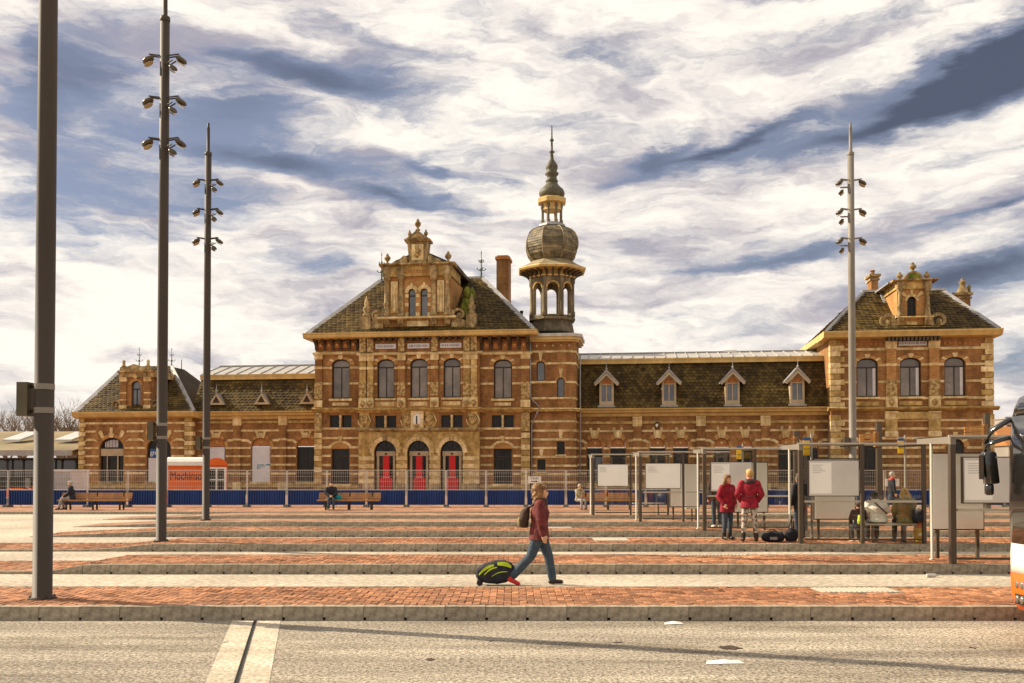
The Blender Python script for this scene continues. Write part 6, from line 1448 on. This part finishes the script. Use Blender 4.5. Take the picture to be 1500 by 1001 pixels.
    for k in range(2):
        sb = MB(); capsule(sb, an[k]+Vector((-.035, 0, -.022)), toe[k]+Vector((-.02, 0, .012)), .045, .036); capsule(sb, an[k]+(kn[k]-an[k]).normalized()*-.02, an[k].lerp(kn[k], .12+boot+.02), .05, .06 if boot else .046)
        skinned('shoe', sb, shoes if isinstance(shoes, str) else shoes[k], t, vox, 2)
    # jacket
    jk = MB(); lowc = pe+Vector((0, 0, -hem)); b = bulk
    torso(jk, [(lowc, .135*b*flare, .19*b*flare), (pe+Vector((0, 0, .02)), .132*b, .185*b), (pe.lerp(chh, .5), .118*b, .16*b), (chh, .135*b, .185*b), (ne+Vector((0, 0, -.09)), .108*b, .195*b), (ne+Vector((0, 0, -.03)), .08, .13), (ne+Vector((.0, 0, .03)), .07, .075)])
    for k in range(2): capsule(jk, shl[k], el[k], .078*b, .064*b); capsule(jk, el[k], wr[k]-(wr[k]-el[k]).normalized()*.01, .064*b, .05)
    jo = skinned('jacket', jk, top, t, vox)
    cl = MB(); torso(cl, [(ne+Vector((0, 0, -.02)), .105, .115), (ne+Vector((.0, 0, .05)), .095, .1), (ne+Vector((0, 0, .055)), .06, .065)]); skinned('collar', cl, top, jo, vox, 2)
    if extra: extra(t, jo, dict(pe=pe, ch=chh, ne=ne, he=he, wr=wr, sh=shl))
    t.scale = (s, s, s)
    return t

# ---- the walking woman with her trolley bag
gw = ground(795, 857.5, 0)
WALK = dict(pelvis=(0, 0, .92), chest=(.015, 0, 1.24), neck=(.01, 0, 1.43), head=(.05, 0, 1.585), sh=.17, el=((.02, .24, 1.12), (.02, -.24, 1.12)), wr=((.05, .22, .90), (.06, -.25, .87)),
            hip=.085, kn=((.16, .09, .50), (-.14, -.09, .51)), an=((.235, .09, .075), (-.48, -.1, .14)), toe=((.40, .1, .035), (-.34, -.11, .03)))
def walker(t, jo, q):
    bp = MB(); torso(bp, [((-.24, .02, .98), .05, .10), ((-.27, .02, 1.0), .085, .13), ((-.27, .02, 1.12), .1, .14), ((-.23, .02, 1.28), .075, .12), ((-.19, .02, 1.34), .03, .08)])
    b = skinned('shoulder_bag', bp, 'brown_cloth', t, .014); MB().tube([(-.17, .02, 1.32), (-.05, -.17, 1.43), (.09, -.15, 1.38), (.1, -.1, 1.15), (-.15, -.02, 1.02)], .016, 6).build('strap', 'boots', b, True)
    p2 = MB(); ellip(p2, (-.34, -.02, 1.08), (.035, .09, .09)); skinned('bag_pocket', p2, 'khaki', b, .014)
    sc = MB(); torso(sc, [((.03, 0, 1.38), .1, .105), ((.05, 0, 1.45), .1, .1), ((.04, 0, 1.49), .07, .08)]); capsule(sc, (.12, .02, 1.38), (.13, .03, 1.2), .03, .02); skinned('scarf', sc, 'brown_cloth', t, .012)
person('woman in maroon jacket and jeans walking right, pulling a trolley bag', (gw.x-.06, gw.y, 0), 0, WALK, 'jacket_maroon', 'jeans', ('boots', 'red_shoe'), 'hair_brown', .2, 1.70, .011, .14, extra=walker, flare=1.1, bulk=1.22, thick=1.22, vol=1.25)
bg_ = ground(728, 857, 0)
tb_ = thing('trolley_bag', 'black trolley bag with lime green stripes pulled by the walking woman', 'suitcase', (bg_.x, bg_.y-.05, 0))
T = Matrix.Translation((0, 0, .075)) @ Matrix.Rotation(R(-6), 4, 'Y')
mb = MB()
for x, ry, rz_ in ((-.33, .05, .05), (-.28, .12, .11), (-.1, .16, .16), (.1, .16, .165), (.26, .14, .13), (.33, .06, .06)): pass
mb.loft([[(x, ry*math.copysign(abs(math.cos(a))**.7, math.cos(a)), .15+rz_*math.copysign(abs(math.sin(a))**.7, math.sin(a))) for a in [2*math.pi*i/18 for i in range(18)]] for x, ry, rz_ in ((-.35, .04, .05), (-.315, .12, .10), (-.2, .155, .165), (0, .17, .205), (.16, .165, .19), (.28, .13, .13), (.33, .05, .05))])
mb.v = [tuple(T @ Vector(p)) for p in mb.v]; bb = skinned('bag_body', mb, 'dark_cloth', tb_, .012)
def bagpt(x, z):
    rz_ = .205*max(.05, 1-(abs(x)/.36)**3)**.5; z = max(-rz_*.9, min(z-.15, rz_*.86)); c = max(0., 1-(abs(z)/rz_)**2.86)**(1/2.86)
    return T @ Vector((x, -.172*max(.05, 1-(abs(x)/.37)**3)**.5*c-.008, .15+z))
for (xa, za), (xb, zb), wd in (((-.29, .15), (-.02, .285), .026), ((-.2, .14), (.03, .245), .016), ((.04, .30), (.27, .225), .042), ((-.08, .10), (.2, .15), .007)):
    m2 = MB(); n = 12; rows = []
    for k in range(n+1): q = k/n; x = xa+(xb-xa)*q; z = za+(zb-za)*q+.03*math.sin(q*math.pi); w_ = wd*(.35+.65*math.sin(math.pi*(.1+.8*q))); rows += [bagpt(x, z+w_), bagpt(x, z-w_)]
    m2.add(rows, [(2*k, 2*k+1, 2*k+3, 2*k+2) for k in range(n)]).build('lime_stripe', 'lime', bb, True)
for y in (-.11, .11):
    wl = MB().lathe(0, 0, [(.02, -.018), (.05, -.018), (.055, 0), (.05, .018), (.02, .018)], 12).build('wheel', 'rubber', tb_, True); wl.rotation_euler = (R(90), 0, 0); wl.location = (-.29, y, .055)
MB().tube([(.30, -.07, .24), (.6, -.09, .62), (.745, -.1, .80), (.745, .04, .80), (.6, .05, .62), (.30, .07, .24)], .011, 6).build('pull_handle', 'galv', tb_, True)
MB().tube([(-.2, -.05, .3), (-.14, -.05, .37), (.02, -.05, .36), (.06, -.05, .31)], .014, 6).build('carry_handle', 'dark_cloth', tb_, True)

# ---- two women in red by the shelter
f1 = ground(1078, 791, PH); f2 = ground(1097, 794, PH)
P1 = dict(STAND); P1.update(wr=((.1, .2, .93), (.1, -.2, .93)), el=((-.04, .26, 1.13), (-.04, -.26, 1.13)), look=(1, -.55, 0))
ST1 = {**P1}
def buttons(t, jo, q):
    for sg in (-.05, .05):
        for k in range(3): e = MB(); ellip(e, (.145, sg, 1.02+k*.12), (.008, .012, .012), 6, 4); e.build('button', 'ink', jo)
person('smaller woman in red coat and blue jeans with long brown hair, facing the camera', (f1.x-.22, f1.y, PH), R(-62), {**P1, 'look': (1, .35, 0)}, 'jacket_red', 'jeans', 'boots', 'hair_brown', .3, 1.66, .013, .2, boot=.12, flare=1.15, extra=buttons, bulk=1.04)
f2x = f2.x
P2 = dict(STAND); P2.update(wr=((.16, .2, .95), (.16, -.2, .95)), el=((-.05, .28, 1.12), (-.05, -.28, 1.12)), kn=((.01, .12, .49), (.01, -.12, .49)), an=((-.03, .15, .08), (-.03, -.15, .08)), toe=((.14, .17, .03), (.14, -.17, .03)), look=(.8, .6, 0))
def belt(t, jo, q):
    MB().lathe(-.0, 0, [(.1, 1.04), (.105, 1.075)], 20, sx=1.36, sy=1.8).build('belt', 'jacket_maroon', jo, True)
    for y in (-.06, .06): e = MB(); ellip(e, (-.155, y, 1.06), (.008, .012, .012), 6, 4); e.build('button', 'ink', jo)
    fc_ = MB(); torso(fc_, [((-.0, 0, 1.37), .13, .14), ((-.01, 0, 1.44), .115, .125), ((0, 0, 1.47), .08, .09)]); skinned('fur_collar', fc_, 'boots', jo, .014, 1)
person('taller blonde woman in red jacket and patterned leggings, seen from behind', (f2x+.02, f2.y, PH), R(78), P2, 'jacket_red', 'leggings', 'boots', 'hair_blond', .03, 1.80, .013, .13, boot=.14, flare=1.08, bulk=1.08, extra=belt)
def duffel(px, py, label, sc, mat='dark_cloth', tall=False):
    g = ground(px, py, PH); t = thing('travel_bag', label, 'bag', g, 0, 'bags on the platform floor')
    mb = MB()
    if tall: torso(mb, [((0, 0, .02), .13, .1), ((0, 0, .12), .17, .12), ((.01, 0, .25), .15, .11), ((.02, 0, .34), .07, .06)])
    else:
        capsule(mb, (-.18, 0, .12), (.18, 0, .12), .115, .12); ellip(mb, (-.05, -.02, .2), (.12, .1, .06)); ellip(mb, (.2, .02, .16), (.08, .1, .1))
    b = skinned('bag_body', mb, mat, t, .014)
    if tall: MB().tube([(-.06, 0, .33), (-.02, 0, .5), (.04, 0, .62), (.06, .02, .5), (.06, 0, .33)], .016, 6).build('strap', 'boots', b, True)
    else:
        MB().tube([(-.12, -.1, .17), (-.08, -.12, .27), (.06, -.12, .28), (.12, -.11, .18)], .013, 6).build('strap', 'boots', b, True); MB().tube([(-.12, .1, .17), (-.05, .08, .3), (.08, .08, .29), (.12, .1, .18)], .013, 6).build('strap', 'boots', b, True)
        MB().box(-.1, .08, -.128, -.118, .06, .13).build('pocket', 'grey_cloth', b)
duffel(1132, 794, 'dark duffel bag lying at the feet of the woman in leggings', 1); duffel(1159, 794, 'upright dark bag beside the pole of the occupied shelter', 1, tall=True)
# ---- people in and behind the shelters
x4 = xat(1173, FR[2]+.14, 760); sy = FR[2]+.14+.30
def blueflap(t, jo, q):
    c = MB(); capsule(c, (-.1, .15, .98), (-.14, -.12, .72), .02, .02, 6); c.v = [(x-.05, y, z) for x, y, z in c.v]; c.build('shoulder_strap', 'dark_cloth', jo)
px_w = xat(1287, sy, 740); px_k = xat(1327, sy, 740)
SL = {**SIT, 'chest': (.1, 0, .85), 'neck': (.2, 0, 1.0), 'head': (.28, 0, 1.1), 'look': (1, 0, -.3)}
person('seated person in pale grey-white jacket leaning forward on the shelter bench', (px_w, sy, PH), R(90), SL, 'white_cloth', 'dark_cloth', 'boots', 'hair_dark', .0, 1.72, .016, .03, bulk=1.2, extra=blueflap)
def ruck(t, jo, q):
    m = MB(); torso(m, [((-.2, -.22, .5), .1, .14), ((-.22, -.22, .62), .12, .16), ((-.2, -.2, .8), .09, .12), ((-.18, -.18, .86), .03, .05)]); skinned('rucksack', m, 'dark_cloth', t, .016)
    m = MB(); torso(m, [((-.03, 0, .98), .16, .17), ((-.04, 0, 1.06), .13, .14), ((-.02, 0, 1.1), .08, .1)]); skinned('hood', m, 'khaki', jo, .016)
person('seated blonde person in khaki jacket with a rucksack on the shelter bench', (px_k, sy, PH), R(90), SIT, 'khaki', 'dark_cloth', 'boots', 'hair_blond', .12, 1.72, .016, .05, bulk=1.2, extra=ruck)
g = ground(1268, 790, PH)
def limebag(t, jo, q): m = MB(); torso(m, [((-.16, 0, .6), .06, .1), ((-.17, 0, .7), .09, .13), ((-.15, 0, .9), .05, .09)]); skinned('lime_rucksack', m, 'lime', t, .016)
person('child in dark clothes with a lime rucksack, sitting beside the pale jacket', (xat(1259, sy, 740), sy+.02, PH), R(90), {**SIT, 'an': ((.3, .11, .08), (.36, -.11, .08))}, 'dark_cloth', 'dark_cloth', 'white_paint', 'hair_dark', .0, 1.3, .016, .03, extra=limebag)
g = ground(1047, 775, PH)
person('person in jeans standing behind the timetable of the middle shelter', (xat(1050, 29.6, 740), 29.6, PH), R(95), STAND, 'brown_cloth', 'jeans', 'white_cloth', 'hair_dark', .0, 1.74, .018, .1)
person('person in dark clothes standing behind the thin pole near the dark bags', (xat(1157, 26.0, 740), 25.1, PH), R(120), STAND, 'dark_cloth', 'jeans_dark', 'boots', 'hair_dark', .1, 1.7, .018, .15)
def scarf(t, jo, q): m = MB(); torso(m, [((.01, 0, 1.38), .12, .13), ((.02, 0, 1.45), .11, .12), ((.02, 0, 1.49), .08, .09)]); skinned('scarf', m, 'red_shoe', t, .016, 2)
g = ground(1306, 755, PH)
person('person in dark coat and red scarf walking beside the taxi sign', (g.x, g.y, PH), R(0), WALK, 'dark_cloth', 'jeans_dark', 'boots', 'hair_grey', .05, 1.72, .018, .25, extra=scarf)
g = ground(1474, 786, PH)
person('person in pale striped jacket standing behind the bus mirror', (g.x, 25.2, PH), R(170), STAND, 'striped_cloth', 'dark_cloth', 'boots', 'hair_dark', .1, 1.72, .018, .2, bulk=1.1)
# ---- people on the benches
def onbench(px, d=45.0): return xat(px, d, 735)
person('old man with white hair sitting sideways on the left bench end', (onbench(99)+.28, 44.86, GZ), R(195), {**SIT, 'an': ((.55, .11, .08), (.38, -.11, .08)), 'toe': ((.7, .12, .03), (.52, -.12, .03))}, 'dark_cloth', 'grey_cloth', 'boots', 'hair_grey', .0, 1.74, .02, .05, bulk=1.15)
def tealbag(t, jo, q): m = MB(); torso(m, [((.05, .32, .5), .1, .14), ((.05, .32, .62), .12, .17), ((.05, .3, .72), .06, .08)]); skinned('teal_bag', m, 'teal_cloth', t, .02)
person('person in dark coat sitting on the middle bench with a teal bag', (onbench(486), 44.85, GZ), R(-80), {**SIT, 'wr': ((.3, .06, .66), (.3, -.06, .66))}, 'dark_cloth', 'jeans', 'boots', 'hair_dark', .0, 1.72, .02, .05, bulk=1.1, extra=tealbag)
person('child in pale jacket sitting at the left end of the far bench', (onbench(847), 44.7, GZ), R(-60), {**SIT, 'el': ((.15, .2, .9), (.15, -.2, .9)), 'wr': ((.2, .08, 1.05), (.3, -.1, .75))}, 'striped_cloth', 'grey_cloth', 'boots', 'hair_grey', .0, 1.55, .02, .05, bulk=1.15)
